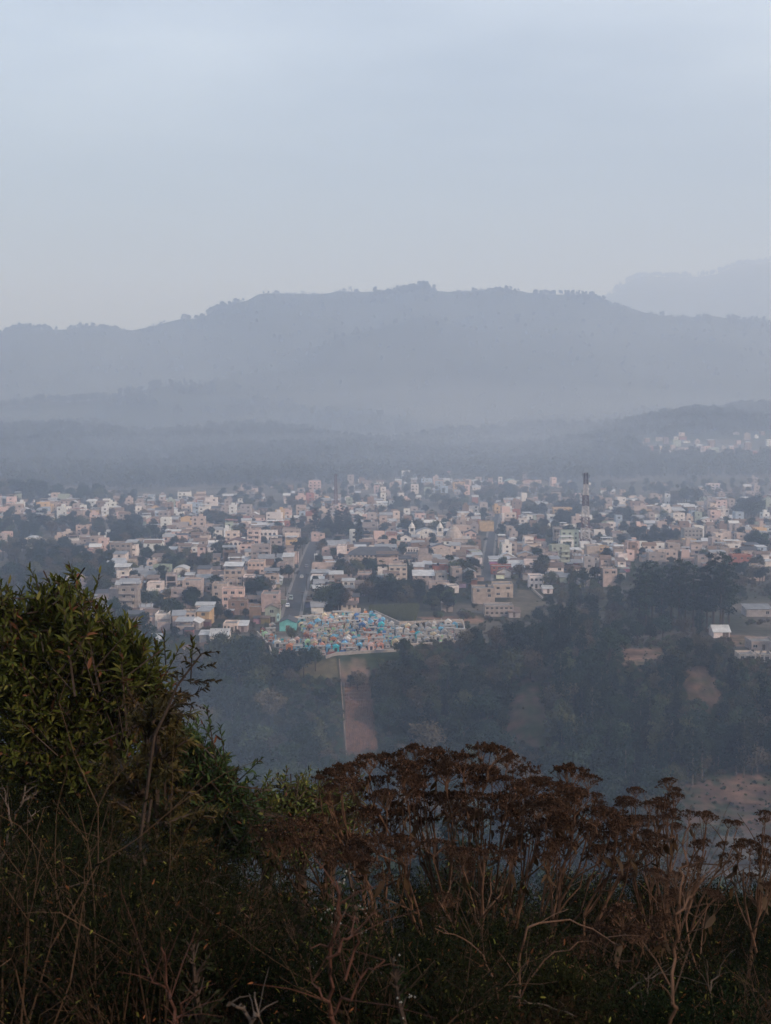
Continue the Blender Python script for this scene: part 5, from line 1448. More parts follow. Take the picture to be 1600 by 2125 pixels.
def vis(p):                                     # apparent size, nothing for those the near plants hide
    if p['py'] > 1720 or (p['px'] < 300 and p['py'] - p['hpx'] * .8 > 1330) or p['px'] < 0 or p['px'] > 1600: return 0
    if p['px'] < 500 and p['py'] - p['hpx'] > 1330 + (p['px'] - 300) * 1.5: return 0
    return p['hpx'] * (.5 if p['kind'] == 'shrub' else 1)
FA = np.array(FOOT)
for _ in range(1900):
    y = tr.uniform(490, 1300); x = tr.uniform(-.31, .31) * y
    px, py = project(x, y, H1(x, y))
    if not inpoly(np.array([px]), np.array([py]), TOWN)[0] or street_dist(x, y) < 2.5: continue
    if any(inpoly(np.array([px]), np.array([py]), q)[0] for q in OPEN_PX): continue
    if ((np.abs(FA[:, 0] - x) < FA[:, 2] + .8) & (np.abs(FA[:, 1] - y) < FA[:, 3] + .8)).any(): continue
    h = tr.uniform(4, 9) if y < 800 else tr.uniform(5, 10); TREES.append(dict(px=px, py=py, x=x, y=y, kind='broad', h=h, hpx=h * F / y))
TREES.sort(key=vis, reverse=True)
pg = random.Random(77)
IND, REST = TREES[:300], TREES[300:]
lab = {}
for p in IND:
    sz = p['h'] / {'broad': 9, 'euca': 13, 'pine': 26, 'cypress': 10, 'shrub': 3}[p['kind']]
    p['label'] = '%s%s %s' % ('tall ' if sz > 1.14 and p['kind'] != 'pine' else 'small ' if sz < .84 else '', KT[p['kind']], tzone_tree(p))
single_out(IND)
for p in IND:
    v = pg.randrange(len(PROTO[p['kind']])); cm, tm_, Hh, _ = PROTO[p['kind']][v]
    s = p['h'] / Hh
    t = thing(KN[p['kind']], p['label'], 'shrub' if p['kind'] == 'shrub' else 'tree', (p['x'], p['y'], H1(p['x'], p['y']) - .2), pg.uniform(0, 6.28), 'trees ' + tzone_tree(p))
    t.scale = (s * pg.uniform(.9, 1.2), s * pg.uniform(.9, 1.2), s)
    link('crown', cm, t); link('trunk', tm_, t)
WH = {k: [joined_tree(k, s) for s in range(len(PROTO[k]))] for k in PROTO}
def pts_of(lst):
    gr = {}
    for p in lst:
        v = pg.randrange(len(WH[p['kind']])); s = p['h'] / PROTO[p['kind']][v][2]
        gr.setdefault((p['kind'], v), []).append((p['x'], p['y'], H1(p['x'], p['y']) - .2, pg.uniform(0, 6.28), s))
    return [(WH[k][v], pl) for (k, v), pl in gr.items()]
gn_wood('woodland', pts_of(REST), 'smaller and half-hidden trees of the slope and the town')
# low scrub over every slope and waste lot
sg = np.random.default_rng(5)
sc_pts = {}
SY = np.concatenate([sg.uniform(300, 480, 20000), sg.uniform(480, 900, 9000)]); SX = sg.uniform(-.38, .36, len(SY)) * SY
SZ = Hrel(SX, SY) + CZ
spx, spy = project(SX, SY, SZ)
bare = np.zeros(len(SX), bool)
for q in OPEN_PX[1:]: bare |= inpoly(spx, spy, q)
intown = inpoly(spx, spy, TOWN) | ((spy < 1290) & (spx > 560) & (spx < 980))
fld = inpoly(spx, spy, OPEN_PX[3]) | inpoly(spx, spy, OPEN_PX[4])
ok = ~inpoly(spx, spy, CEM_PX) & ~inpoly(spx, spy, [(660, 1350), (830, 1338), (835, 1378), (660, 1388)]) & ~(intown & (sg.random(len(SX)) < .88)) & ~(bare & (sg.random(len(SX)) < np.where(fld, .62, .93)))
FA = np.array(FOOT)
for x, y, z, b_ in zip(SX[ok], SY[ok], SZ[ok], bare[ok]):
    if y > 470 and ((np.abs(FA[:, 0] - x) < FA[:, 2] + 1.5) & (np.abs(FA[:, 1] - y) < FA[:, 3] + 1.5)).any(): continue
    sc_pts.setdefault(int(sg.integers(0, 4)), []).append((x, y, z - .1, sg.uniform(0, 6.28), sg.uniform(.12, .4) if b_ else sg.uniform(.2, .9)))
gn_wood('scrub', [(WH['shrub'][v], pl) for v, pl in sc_pts.items()], 'low scrub and weeds over the slopes')
# tall reeds behind the cemetery
rb = MB(); rg = random.Random(9)
ra, rb_, rc_ = hit(768, 1268), hit(870, 1262), hit(862, 1292)
for _ in range(2600):
    u, v = rg.random(), rg.random()
    q0 = ra[0] + (rb_[0] - ra[0]) * u, ra[1] + (rb_[1] - ra[1]) * u
    x, y = q0[0] + (rc_[0] - rb_[0]) * v * u, q0[1] + (rc_[1] - rb_[1]) * v * (.3 + .7 * u); z = CZ - 88; h = rg.uniform(2.2, 3.6); dx, dy = rg.uniform(-.5, .5), rg.uniform(-.4, .4); wv = rg.uniform(.06, .16)
    rb.face([(x - wv, y, z), (x + wv, y, z), (x + dx + wv * .7, y + dy, z + h * .7), (x + dx - wv * .7, y + dy, z + h * .7)]); rb.face([(x + dx - wv * .7, y + dy, z + h * .7), (x + dx + wv * .7, y + dy, z + h * .7), (x + dx * 2, y + dy * 2, z + h)])
M['reed'] = material('reed', (0.085, 0.095, 0.045), .8, .15, noise=(.6, .6, .2))
tag(link('reed_bed', rb.mesh('reed_bed', [M['reed']])), label='bed of tall pale green reeds behind the cemetery', kind='stuff')

# far woods: hills behind the town and the mountain ridges
M['leaf_far'] = material('foliage_far', (0.062, 0.070, 0.048), .9, .1, noise=(.2, .5, .2), rand=.4)
LOW = {k: [joined_tree(k, s, .16) for s in range(2)] for k in ('broad', 'euca', 'pine')}
for k in LOW:
    for me in LOW[k]: me.materials[0] = M['leaf_far']
fg = np.random.default_rng(12)
grp = {}
def far_add(x, y, h, low=False):
    k = 'broad' if low else ('broad', 'broad', 'euca', 'pine')[int(fg.integers(0, 4))]; v = int(fg.integers(0, 2)); s = h / PROTO[k][v][2] * (.75 if k == 'pine' else 1)
    grp.setdefault((k, v), []).append([x, y, 0.0, fg.uniform(0, 6.28), s * 1.15])
n = 0
FX_ = fg.uniform(-.36, .36, 26000); FD = 1330 + (2620 - 1330) * fg.random(26000) ** 1.0
Fx = FX_ * FD
den = fbm(Fx / 150, FD / 150, 61, 3)
fpx = 800 + F * FX_
keep = np.zeros(26000, bool)
hz = Hrel(Fx, FD)
_, fpy = project(Fx, FD, hz + CZ)
int1 = inpoly(fpx, fpy, TOWN); int2 = inpoly(fpx, fpy, HILLT)
keep = np.where(int1, (den > -.35) & (fg.random(26000) < .6), np.where(int2, den > .05, (den > -.5) & (fg.random(26000) < .75)))
for x, y, i1 in zip(Fx[keep], FD[keep], int1[keep]): far_add(float(x), float(y), fg.uniform(7, 12) if i1 else fg.uniform(8, 16))
for _ in range(3600):                           # the ridge line
    px = fg.uniform(-260, 1860); d = 3500 + fg.normal() * 35 - abs(fg.normal()) * 60
    x = (px - 800) / F * d
    if math.sin(px / 31.) + math.sin(px / 12.7 + 1) > -.9: far_add(x, d, (2.5 + 8 * fg.random() ** 2.2) * (1 + .4 * math.sin(px / 57.)) + 12 * fg.random() * math.exp(-((px - 875) / 26.) ** 2) + 9 * fg.random() * math.exp(-((px - 1040) / 20.) ** 2), fg.random() < .6)
for _ in range(1600):                           # the mountain face
    d = fg.uniform(2600, 3450); far_add(fg.uniform(-.36, .36) * d, d, fg.uniform(5, 13))
for _ in range(700):
    d = 6500 + fg.normal() * 60; px = fg.uniform(1150, 1900); far_add((px - 800) / F * d, d, fg.uniform(14, 28))
for pl in grp.values():
    A_ = np.array(pl); zz = Hrel(A_[:, 0], A_[:, 1]) + CZ - .5
    for p_, z_ in zip(pl, zz): p_[2] = float(z_)
gn_wood('far_forest', [(LOW[k][v], pl) for (k, v), pl in grp.items()], 'hazy forest on the hills and ridges behind the town')
print('far trees', sum(len(v) for v in grp.values()), 'scrub', sum(len(v) for v in sc_pts.values()))
# ------------------------------------------------------------------ the near plants on the viewer's slope
def W(px, py, d):
    a, b = ray(px, py)
    return Vector((a * d, d, CZ + b * d))
def leafmat(name, rough=.6, spec=.18, trans=.25):
    m = bpy.data.materials.new(name); m.use_nodes = True; nt = m.node_tree
    b = nt.nodes['Principled BSDF']; b.inputs['Roughness'].default_value = rough; b.inputs['Specular IOR Level'].default_value = spec
    a = nt.nodes.new('ShaderNodeVertexColor'); a.layer_name = 'Col'
    nt.links.new(a.outputs['Color'], b.inputs['Base Color'])
    tl = nt.nodes.new('ShaderNodeBsdfTranslucent'); nt.links.new(a.outputs['Color'], tl.inputs['Color'])
    mx = nt.nodes.new('ShaderNodeMixShader'); mx.inputs[0].default_value = trans
    nt.links.new(b.outputs[0], mx.inputs[1]); nt.links.new(tl.outputs[0], mx.inputs[2])
    nt.links.new(mx.outputs[0], [n for n in nt.nodes if n.type == 'OUTPUT_MATERIAL'][0].inputs['Surface'])
    return m
M['leaf'] = leafmat('leaf_near')
M['twig'] = material('dry_stem', (0.145, 0.078, 0.046), .85, .15, noise=(30, .5, .2))
M['twig_dark'] = material('dark_stem', (0.060, 0.036, 0.021), .9, .04, noise=(30, .5, .2))
M['under_leaf'] = leafmat('leaf_undergrowth', .85, .04, .15)
M['twig_pale'] = material('pale_dead_wood', (0.13, 0.092, 0.066), .85, .15, noise=(30, .5, .2))
M['twig_red'] = material('reddish_twig', (0.105, 0.045, 0.028), .85, .15, noise=(30, .5, .2))
M['bark_near'] = material('bark_near', (0.075, 0.052, 0.038), .9, .1, noise=(20, .5, .2))
M['tuft'] = leafmat('dry_seed_head', .9, .1, .1)
M['bloom'] = material('white_bloom', (.22, .21, .18), .8, .2)

def leaves_np(P, D, L, Wd, cols, g, droop=.25):
    """one folded lanceolate leaf (4 quads-as-2) per row: base P, direction D, length L, width Wd"""
    n = len(P)
    D = D / (np.linalg.norm(D, axis=1, keepdims=True) + 1e-9)
    up = np.tile(np.array([0, 0, 1.0]), (n, 1)) + g.normal(size=(n, 3)) * .45
    S = np.cross(D, up); S /= np.linalg.norm(S, axis=1, keepdims=True) + 1e-9
    N = np.cross(S, D)
    L = L[:, None]; w = Wd[:, None]
    mid = P + D * L * .5 - N * L * 0.02
    tip = P + D * L - N * L * droop * g.uniform(.2, 1, (n, 1))
    e1 = P + D * L * .22; e2 = P + D * L * .62 - N * L * droop * .25
    fold = N * w * .28
    V = np.stack([P, e1 + S * w * .42 + fold, e2 + S * w * .42 + fold, tip, e2 - S * w * .42 + fold, e1 - S * w * .42 + fold, mid], 1).reshape(-1, 3)
    base = np.arange(n)[:, None] * 7
    Fq = np.concatenate([base + np.array([[0, 1, 2, 6]]), base + np.array([[6, 2, 3, 4]]), base + np.array([[0, 6, 4, 5]])], 1).reshape(-1, 4)
    return V, Fq, np.repeat(cols, 3, 0)

def leaf_cols(n, base, g, var=.35, yellow=.12, brown=.04):
    base = np.array(base)
    c = np.tile(base, (n, 1)) * (1 + var * g.normal(size=(n, 1)) * .6)
    k = g.random(n) < yellow; c[k] = np.array([.115, .105, .022]) * (1 + .3 * g.normal(size=(k.sum(), 1)))
    k = g.random(n) < brown; c[k] = np.array([.12, .045, .018]) * (1 + .3 * g.normal(size=(k.sum(), 1)))
    return np.clip(c, .004, .5)

def sprig_points(tip, d, n, g, ln=.26, L=.085):
    """bases and directions of the leaves of a twig that ends at tip, pointing along d"""
    d = d / np.linalg.norm(d)
    o = np.cross(d, [0.3, .2, 1]); o /= np.linalg.norm(o); q = np.cross(d, o)
    t = np.linspace(0, 1, n) ** .8
    a = np.arange(n) * 2.4 + g.uniform(0, 6)
    P = tip - d * (ln * (1 - t))[:, None]
    sp = (1.0 - .55 * t)[:, None]
    D = d * (.45 + .6 * t)[:, None] + (np.cos(a)[:, None] * o + np.sin(a)[:, None] * q) * sp
    return P, D, L * (1.0 - .35 * t) * g.uniform(.8, 1.2, n)

# ---- the leafy tree at the left
def leafy_tree(name, label, base, lobes, n_sprig, L, col, g, cat='tree', single=0, wr=.30, per=13, ln=.26, yellow=.12, brown=.04, group=None, facing=.5, leaders=(), clump=.72):
    """lobes: (centre Vector, radii) ; base: foot of the trunk"""
    t = thing(name, label, cat, tuple(base), 0, group)
    B = np.array(base)
    tb = MB(); r = random.Random(int(g.integers(1e6)))
    c0 = sum((Vector(l[0]) for l in lobes), Vector()) / len(lobes)
    fork = Vector(base).lerp(c0, .5)
    tk = MB(); tk.path([(0, 0, -.3), tuple((fork - Vector(base)) * .5 + Vector((r.uniform(-.05, .05), 0, 0))), tuple(fork - Vector(base))], .075, .05, 7)
    link('trunk', tk.mesh('trunk', [M['bark_near']]), t)
    vol = np.array([l[1][0] * l[1][2] for l in lobes]); vol = vol / vol.sum()
    PP, DD, LL = [], [], []
    tw = MB()
    for l in lobes:
        c = Vector(l[0]) - Vector(base); bm_ = MB()
        bm_.path([tuple(fork - Vector(base)), tuple((fork - Vector(base)).lerp(c, .5) + Vector((r.uniform(-.1, .1), r.uniform(-.1, .1), .05))), tuple(c)], .045, .015, 6)
        for _ in range(5):
            d = Vector((r.gauss(0, 1), r.gauss(0, 1), r.gauss(.2, .8))).normalized()
            e = c + Vector((d.x * l[1][0], d.y * l[1][1], d.z * l[1][2])) * .8
            bm_.path([tuple((fork - Vector(base)).lerp(c, r.uniform(.5, 1))), tuple(c.lerp(e, .5) + Vector((0, 0, .05))), tuple(e)], .016, .004, 4)
        link('limb', bm_.mesh('limb', [M['bark_near']]), t)
    edge = []
    cen = []
    for _ in range(max(8, n_sprig // 9)):
        i = int(g.choice(len(lobes), p=vol)); d = g.normal(size=3); d[2] += .25; d[1] -= facing * abs(g.normal()); d /= np.linalg.norm(d)
        cen.append((np.array(lobes[i][0]) - B + d * np.array(lobes[i][1]) * g.uniform(.45, 1.06), d))
    for s in range(n_sprig):
        i = int(g.choice(len(lobes), p=vol)); c, rd = np.array(lobes[i][0]) - B, np.array(lobes[i][1])
        d = g.normal(size=3); d[2] += .25; d[1] -= facing * abs(g.normal()) ; d /= np.linalg.norm(d)
        rr = g.uniform(.55, 1.0) ** .5 * (1 + .10 * g.normal())
        if clump and r.random() < clump:
            tip, d = cen[r.randrange(len(cen))]; tip = tip + g.normal(size=3) * .10; rr = 1.0
        else: tip = c + d * rd * rr * .92
        dr = d * np.array([1, 1, .8]) + np.array([0, 0, .55]) + g.normal(size=3) * .25
        P, D, l_ = sprig_points(tip, dr, int(per * g.uniform(.7, 1.3)), g, ln * g.uniform(.6, 1.3), L)
        if single and rr > .86 and len(edge) < single and d[1] < .3:
            edge += list(zip(P, D, l_)); 
        else:
            PP.append(P); DD.append(D); LL.append(l_)
        e = tip - dr / np.linalg.norm(dr) * ln * 1.6
        tw.tube(tuple(e), tuple(tip), .006, .003, 3)
    for tip in leaders:
        tip = np.array(tip) - B; dr = np.array([r.uniform(-.25, .35), r.uniform(-.3, .2), 1.0]); dr /= np.linalg.norm(dr)
        for q, s in ((0, 1), (.10, .8), (.2, .9)):
            off = np.array([r.uniform(-.08, .08), r.uniform(-.06, .06), 0]) * (q > 0)
            P, D, l_ = sprig_points(tip - dr * q + off, dr + off * 5, 20, g, .34, L * 1.05); PP.append(P); DD.append(D); LL.append(l_)
        tw.tube(tuple(tip - dr * .7), tuple(tip), .009, .003, 4)
    P, D, l_ = np.concatenate(PP), np.concatenate(DD), np.concatenate(LL)
    cols = leaf_cols(len(P), col, g, yellow=yellow, brown=brown)
    V, Fq, C = leaves_np(P, D, l_, l_ * wr, cols, g)
    fo = link('foliage', np_mesh('foliage', V, Fq, [M['leaf']], C), t); tag(fo, kind='stuff')
    link('twigs', tw.mesh('twigs', [M['bark_near']]), t)
    if edge:
        meshes = []
        for k in range(8):
            V, Fq, C = leaves_np(np.zeros((1, 3)), np.array([[1.0, 0, 0]]), np.array([1.0]), np.array([wr]), leaf_cols(1, col, g, yellow=yellow, brown=brown), g)
            meshes.append(np_mesh('leaf', V, Fq, [M['leaf']], C))
        for p, d, l in edge[:single]:
            o = link('leaf', meshes[r.randrange(8)], t, tuple(p), scale=(l, l, l))
            q = Vector(d).to_track_quat('X', 'Z'); o.rotation_euler = (q @ Quaternion((1, 0, 0), r.uniform(-.7, .7))).to_euler()
    return t

ng_ = np.random.default_rng(33)
dT = 9.0
base = Vector((W(140, 1500, dT).x, dT + .2, H1(W(140, 1500, dT).x, dT + .2)))
k9 = dT / F
def lobe(px, py, rpx, rpz, d=dT, ry=None): c = W(px, py, d); return (tuple(c), (rpx * d / F, (ry or rpx * .8) * d / F, rpz * d / F))
leafy_tree('leafy_tree', 'big dark green tree with glossy pointed leaves filling the left edge', base,
           [lobe(70, 1370, 150, 130), lobe(130, 1300, 85, 85), lobe(215, 1370, 105, 90), lobe(20, 1285, 70, 58), lobe(215, 1322, 60, 52), lobe(110, 1500, 170, 130), lobe(240, 1480, 100, 90), lobe(40, 1590, 120, 110), lobe(180, 1600, 130, 100), lobe(285, 1420, 52, 62), lobe(295, 1365, 26, 55), lobe(120, 1245, 42, 42), lobe(300, 1500, 40, 40)],
           1350, .092, (.062, .070, .010), ng_, single=280, yellow=.2, leaders=[tuple(W(px, py, dT + dd)) for px, py, dd in ((122, 1203, 0), (100, 1222, -.1), (150, 1225, .1), (178, 1238, 0), (160, 1222, -.2), (78, 1248, .1), (15, 1236, 0), (-5, 1246, .1), (40, 1258, -.1), (215, 1262, 0), (232, 1285, -.1), (272, 1292, 0), (262, 1310, .1), (285, 1318, 0), (300, 1340, -.1), (325, 1378, 0), (318, 1400, -.1), (335, 1432, 0), (342, 1470, .1), (205, 1255, .1), (60, 1240, 0), (128, 1225, -.3), (246, 1300, -.2))])
base = Vector((W(430, 1640, 9.8).x, 10.0, H1(W(430, 1640, 9.8).x, 10.0)))
leafy_tree('leafy_tree', 'lower rounded dark green tree sloping down to the right of the big one', base,
           [lobe(375, 1570, 52, 48, 9.8), lobe(410, 1600, 86, 66, 9.8), lobe(455, 1640, 60, 50, 9.8), lobe(480, 1660, 52, 52, 9.8), lobe(360, 1640, 90, 80, 9.8), lobe(440, 1710, 100, 70, 9.8), lobe(330, 1590, 50, 50, 9.8)],
           760, .082, (.036, .060, .016), ng_, yellow=.08, leaders=[tuple(W(px, py, 9.8 + dd)) for px, py, dd in ((395, 1512, 0), (412, 1526, .1), (375, 1528, -.1), (440, 1566, 0), (466, 1590, .1), (486, 1612, 0), (505, 1632, 0), (516, 1650, -.1), (350, 1545, 0), (455, 1580, -.2))])
for px, py, rx, rz_, d, lb in ((622, 1650, 36, 34, 11.0, 'bright yellow-green bush peeping up between the dark tree and the dry flower heads'), (550, 1672, 26, 34, 10.8, 'small yellow-green bush close against the dark rounded tree'), (684, 1650, 40, 30, 11.2, 'yellow-green bush just behind the leftmost dry flower heads'), (1180, 1880, 85, 60, 11, 'green bush low behind the dry stems right of centre'), (1090, 1925, 60, 50, 10, 'dark green bush in the gap under the flower canopy'), (1560, 1930, 90, 60, 10.5, 'olive bush low at the right edge'), (960, 1790, 70, 60, 12, 'dull green bush deep behind the flower stems at centre'), (1420, 1950, 80, 55, 10, 'olive bush under the thin stems at right')):
    c = W(px, py, d)
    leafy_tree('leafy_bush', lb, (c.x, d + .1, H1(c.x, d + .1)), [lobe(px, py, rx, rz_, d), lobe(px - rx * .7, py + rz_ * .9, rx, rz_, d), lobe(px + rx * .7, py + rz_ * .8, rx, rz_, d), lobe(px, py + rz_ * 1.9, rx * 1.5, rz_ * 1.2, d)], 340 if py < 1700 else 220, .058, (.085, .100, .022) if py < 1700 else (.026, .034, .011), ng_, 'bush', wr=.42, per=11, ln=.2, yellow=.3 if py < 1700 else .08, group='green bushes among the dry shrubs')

# ---- dry flower heads
def head_mesh(seed, flat=.34, n1=8):
    r = random.Random(seed); g = np.random.default_rng(seed)
    mb = MB(); Q, C = [], []
    root = Vector((0, 0, -.95)); fk = Vector((r.uniform(-.06, .06), r.uniform(-.06, .06), -.55))
    mb.tube(root, fk, .035, .028, 4)
    tips = []
    for i in range(n1):
        a = 2 * math.pi * (i + r.uniform(-.25, .25)) / n1; q = r.uniform(.35, .62) if i else .1
        m = Vector((math.cos(a) * q, math.sin(a) * q, -.14 + r.uniform(-.08, .08)))
        f = fk.lerp(root, r.uniform(0, .35)); mb.tube(f, m, .022, .014, 3)
        for k in range(7):
            a2 = a + r.uniform(-.62, .62); q2 = min(1, max(.04, q + r.uniform(-.42, .42)))
            z = flat * (1 - q2 * q2 * 1.15) - .02 + r.uniform(-.07, .05)
            t = Vector((math.cos(a2) * q2, math.sin(a2) * q2, z)); s = m.lerp(fk, r.uniform(-.1, .3))
            mb.tube(s, t, .011, .007, 3); tips.append(t)
            if r.random() < .6: tips.append(t + Vector((r.uniform(-.12, .12), r.uniform(-.12, .12), r.uniform(-.07, .03))))
    V, Fq, Cc = [], [], []
    for t in tips:
        for _ in range(10):
            d = g.normal(size=3); d[2] += .5; d /= np.linalg.norm(d)
            p = np.array(t) + g.normal(size=3) * .028
            s = np.cross(d, g.normal(size=3)); s /= np.linalg.norm(s); L = g.uniform(.055, .10); w = g.uniform(.013, .026)
            n = len(V); V += [tuple(p - s * w), tuple(p + s * w), tuple(p + d * L + s * w * 1.5), tuple(p + d * L - s * w * 1.5)]
            Fq.append((n, n + 1, n + 2, n + 3))
            b = g.uniform(.6, 1.5); Cc.append((.044 * b, .024 * b, .014 * b) if g.random() < .8 else (.095 * b, .048 * b, .028 * b))
    n0 = len(mb.v); mb.v += V; mb.f += [tuple(n0 + i for i in f) for f in Fq]; mb.m += [1] * len(Fq)
    mb.c = [(.1, .06, .04)] * (len(mb.f) - len(Fq)) + Cc
    return mb.mesh('flower_head', [M['twig'], M['tuft']])
HEADS = [head_mesh(s, .34 if s % 3 else .22, 7 + s % 3) for s in range(10)]
def dry_leaf_mesh(seed):
    g = np.random.default_rng(seed)
    V, Fq, C = leaves_np(np.zeros((1, 3)), np.array([[0, 0, -1.0]]), np.array([1.0]), np.array([.34]), np.array([[.07, .040, .018]]) * g.uniform(.6, 1.3), g, .6)
    return np_mesh('dry_leaf', V, Fq, [M['leaf']], C)
DRYL = [dry_leaf_mesh(s) for s in range(4)]
dr_ = random.Random(3)
def dry_shrub(label, bpx, bpy, d, heads, stem_r=.0085, leaf=3):
    """bpx,bpy: where the stems gather; heads: (px, py, width px[, depth offset])"""
    b0 = W(bpx, bpy, d); gz = H1(b0.x, b0.y)
    t = thing('dry_flower_shrub', label, 'dry shrub', (b0.x, b0.y, gz), 0, 'dry flower shrubs on the slope')
    o = Vector((b0.x, b0.y, gz)); fork = b0 - o
    if fork.z < .1: fork.z = .1
    mb = MB(); mb.path([(dr_.uniform(-.05, .05), 0, -.3), tuple(fork * .5 + Vector((dr_.uniform(-.06, .06), 0, 0))), tuple(fork)], stem_r * 2.1, stem_r * 1.5, 6)
    link('stem', mb.mesh('stem', [M['twig']]), t)
    mains = []; hx = sorted(heads, key=lambda h: h[0]); nm = 2 if len(hx) < 6 else 3
    for i in range(nm):
        hs = hx[i * len(hx) // nm:(i + 1) * len(hx) // nm]; cx = sum(h[0] for h in hs) / len(hs); cy_ = max(h[1] for h in hs)
        e = W(cx, cy_ + dr_.uniform(10, 40), d + dr_.uniform(-.2, .2)) - o; s0 = fork.lerp(Vector((0, 0, 0)), dr_.uniform(-.05, .3))
        ln = [s0 + (e - s0) * u + Vector((dr_.uniform(-.03, .03), dr_.uniform(-.03, .03), .04 * math.sin(math.pi * u))) for u in (0, .25, .5, .75, 1)]
        q = MB(); q.path([tuple(p) for p in ln], stem_r * 1.15, stem_r * .6, 6); link('stem', q.mesh('stem', [M['twig']]), t); mains.append(ln)
    more = [(h[0] + dr_.uniform(-.55, .55) * h[2], h[1] + dr_.uniform(.05, .5) * h[2], h[2] * dr_.uniform(.6, .95), dr_.uniform(-.4, .5)) for h in heads for _ in range(1 if dr_.random() < .8 else 2)]
    for h in heads + more:
        px, py, w = h[:3]; dd = d + (h[3] if len(h) > 3 else dr_.uniform(-.35, .45))
        R = w * .5 * dd / F * 1.15
        top = W(px, py + dr_.uniform(-6, 16), dd) - o; tilt = dr_.uniform(-.22, .22)
        hb = top + Vector((-math.sin(tilt) * R * .4, 0, -R * .95))
        # leave a main stem where it passes nearest below, then swing out and up
        ms = min(mains, key=lambda m_: abs(m_[-1].x - hb.x) + .3 * abs(m_[-1].y - hb.y)); ui = dr_.uniform(.35, .98) * (len(ms) - 1); k = min(int(ui), len(ms) - 2)
        f = ms[k].lerp(ms[k + 1], ui - k)
        if f.z > hb.z - R * .8: f = ms[0].lerp(ms[1], .8)
        mid = f.lerp(hb, .5) + Vector(((hb.x - f.x) * .16 + dr_.uniform(-.02, .02), (hb.y - f.y) * .15, -.05 * (hb - f).length + dr_.uniform(-.02, .02)))
        q = MB(); pts = [f, f.lerp(mid, .5) + Vector((dr_.uniform(-.012, .012), 0, 0)), mid, mid.lerp(hb, .5) + Vector((dr_.uniform(-.012, .012), 0, 0)), hb]
        q.path([tuple(p) for p in pts], stem_r * dr_.uniform(.55, .75), stem_r * .38, 5)
        for _ in range(dr_.randint(0, 2)):               # a side shoot without a head
            s = mid.lerp(hb, dr_.uniform(0, .7)); e = s + Vector((dr_.uniform(-.12, .12), dr_.uniform(-.1, .1), dr_.uniform(.06, .2))); q.path([tuple(s), tuple(s.lerp(e, .5) + Vector((0, 0, .01))), tuple(e)], .003, .0015, 3)
        link('stem', q.mesh('stem', [M['twig']]), t)
        ho = link('flower_head', HEADS[dr_.randrange(10)], t, tuple(top - Vector((0, 0, R * .1))), dr_.uniform(0, 6.28), (R, R, R * dr_.uniform(.85, 1.15)))
        ho.rotation_euler = (dr_.uniform(-.15, .15), tilt, dr_.uniform(0, 6.28))
        for _ in range(dr_.randint(0, leaf)):
            p = mid.lerp(hb, dr_.uniform(-.3, .9)); s = dr_.uniform(.06, .12)
            lo = link('dry_leaf', DRYL[dr_.randrange(4)], t, tuple(p), scale=(s, s, s)); lo.rotation_euler = (dr_.uniform(-.9, .9), dr_.uniform(-.9, .9), dr_.uniform(0, 6.28))
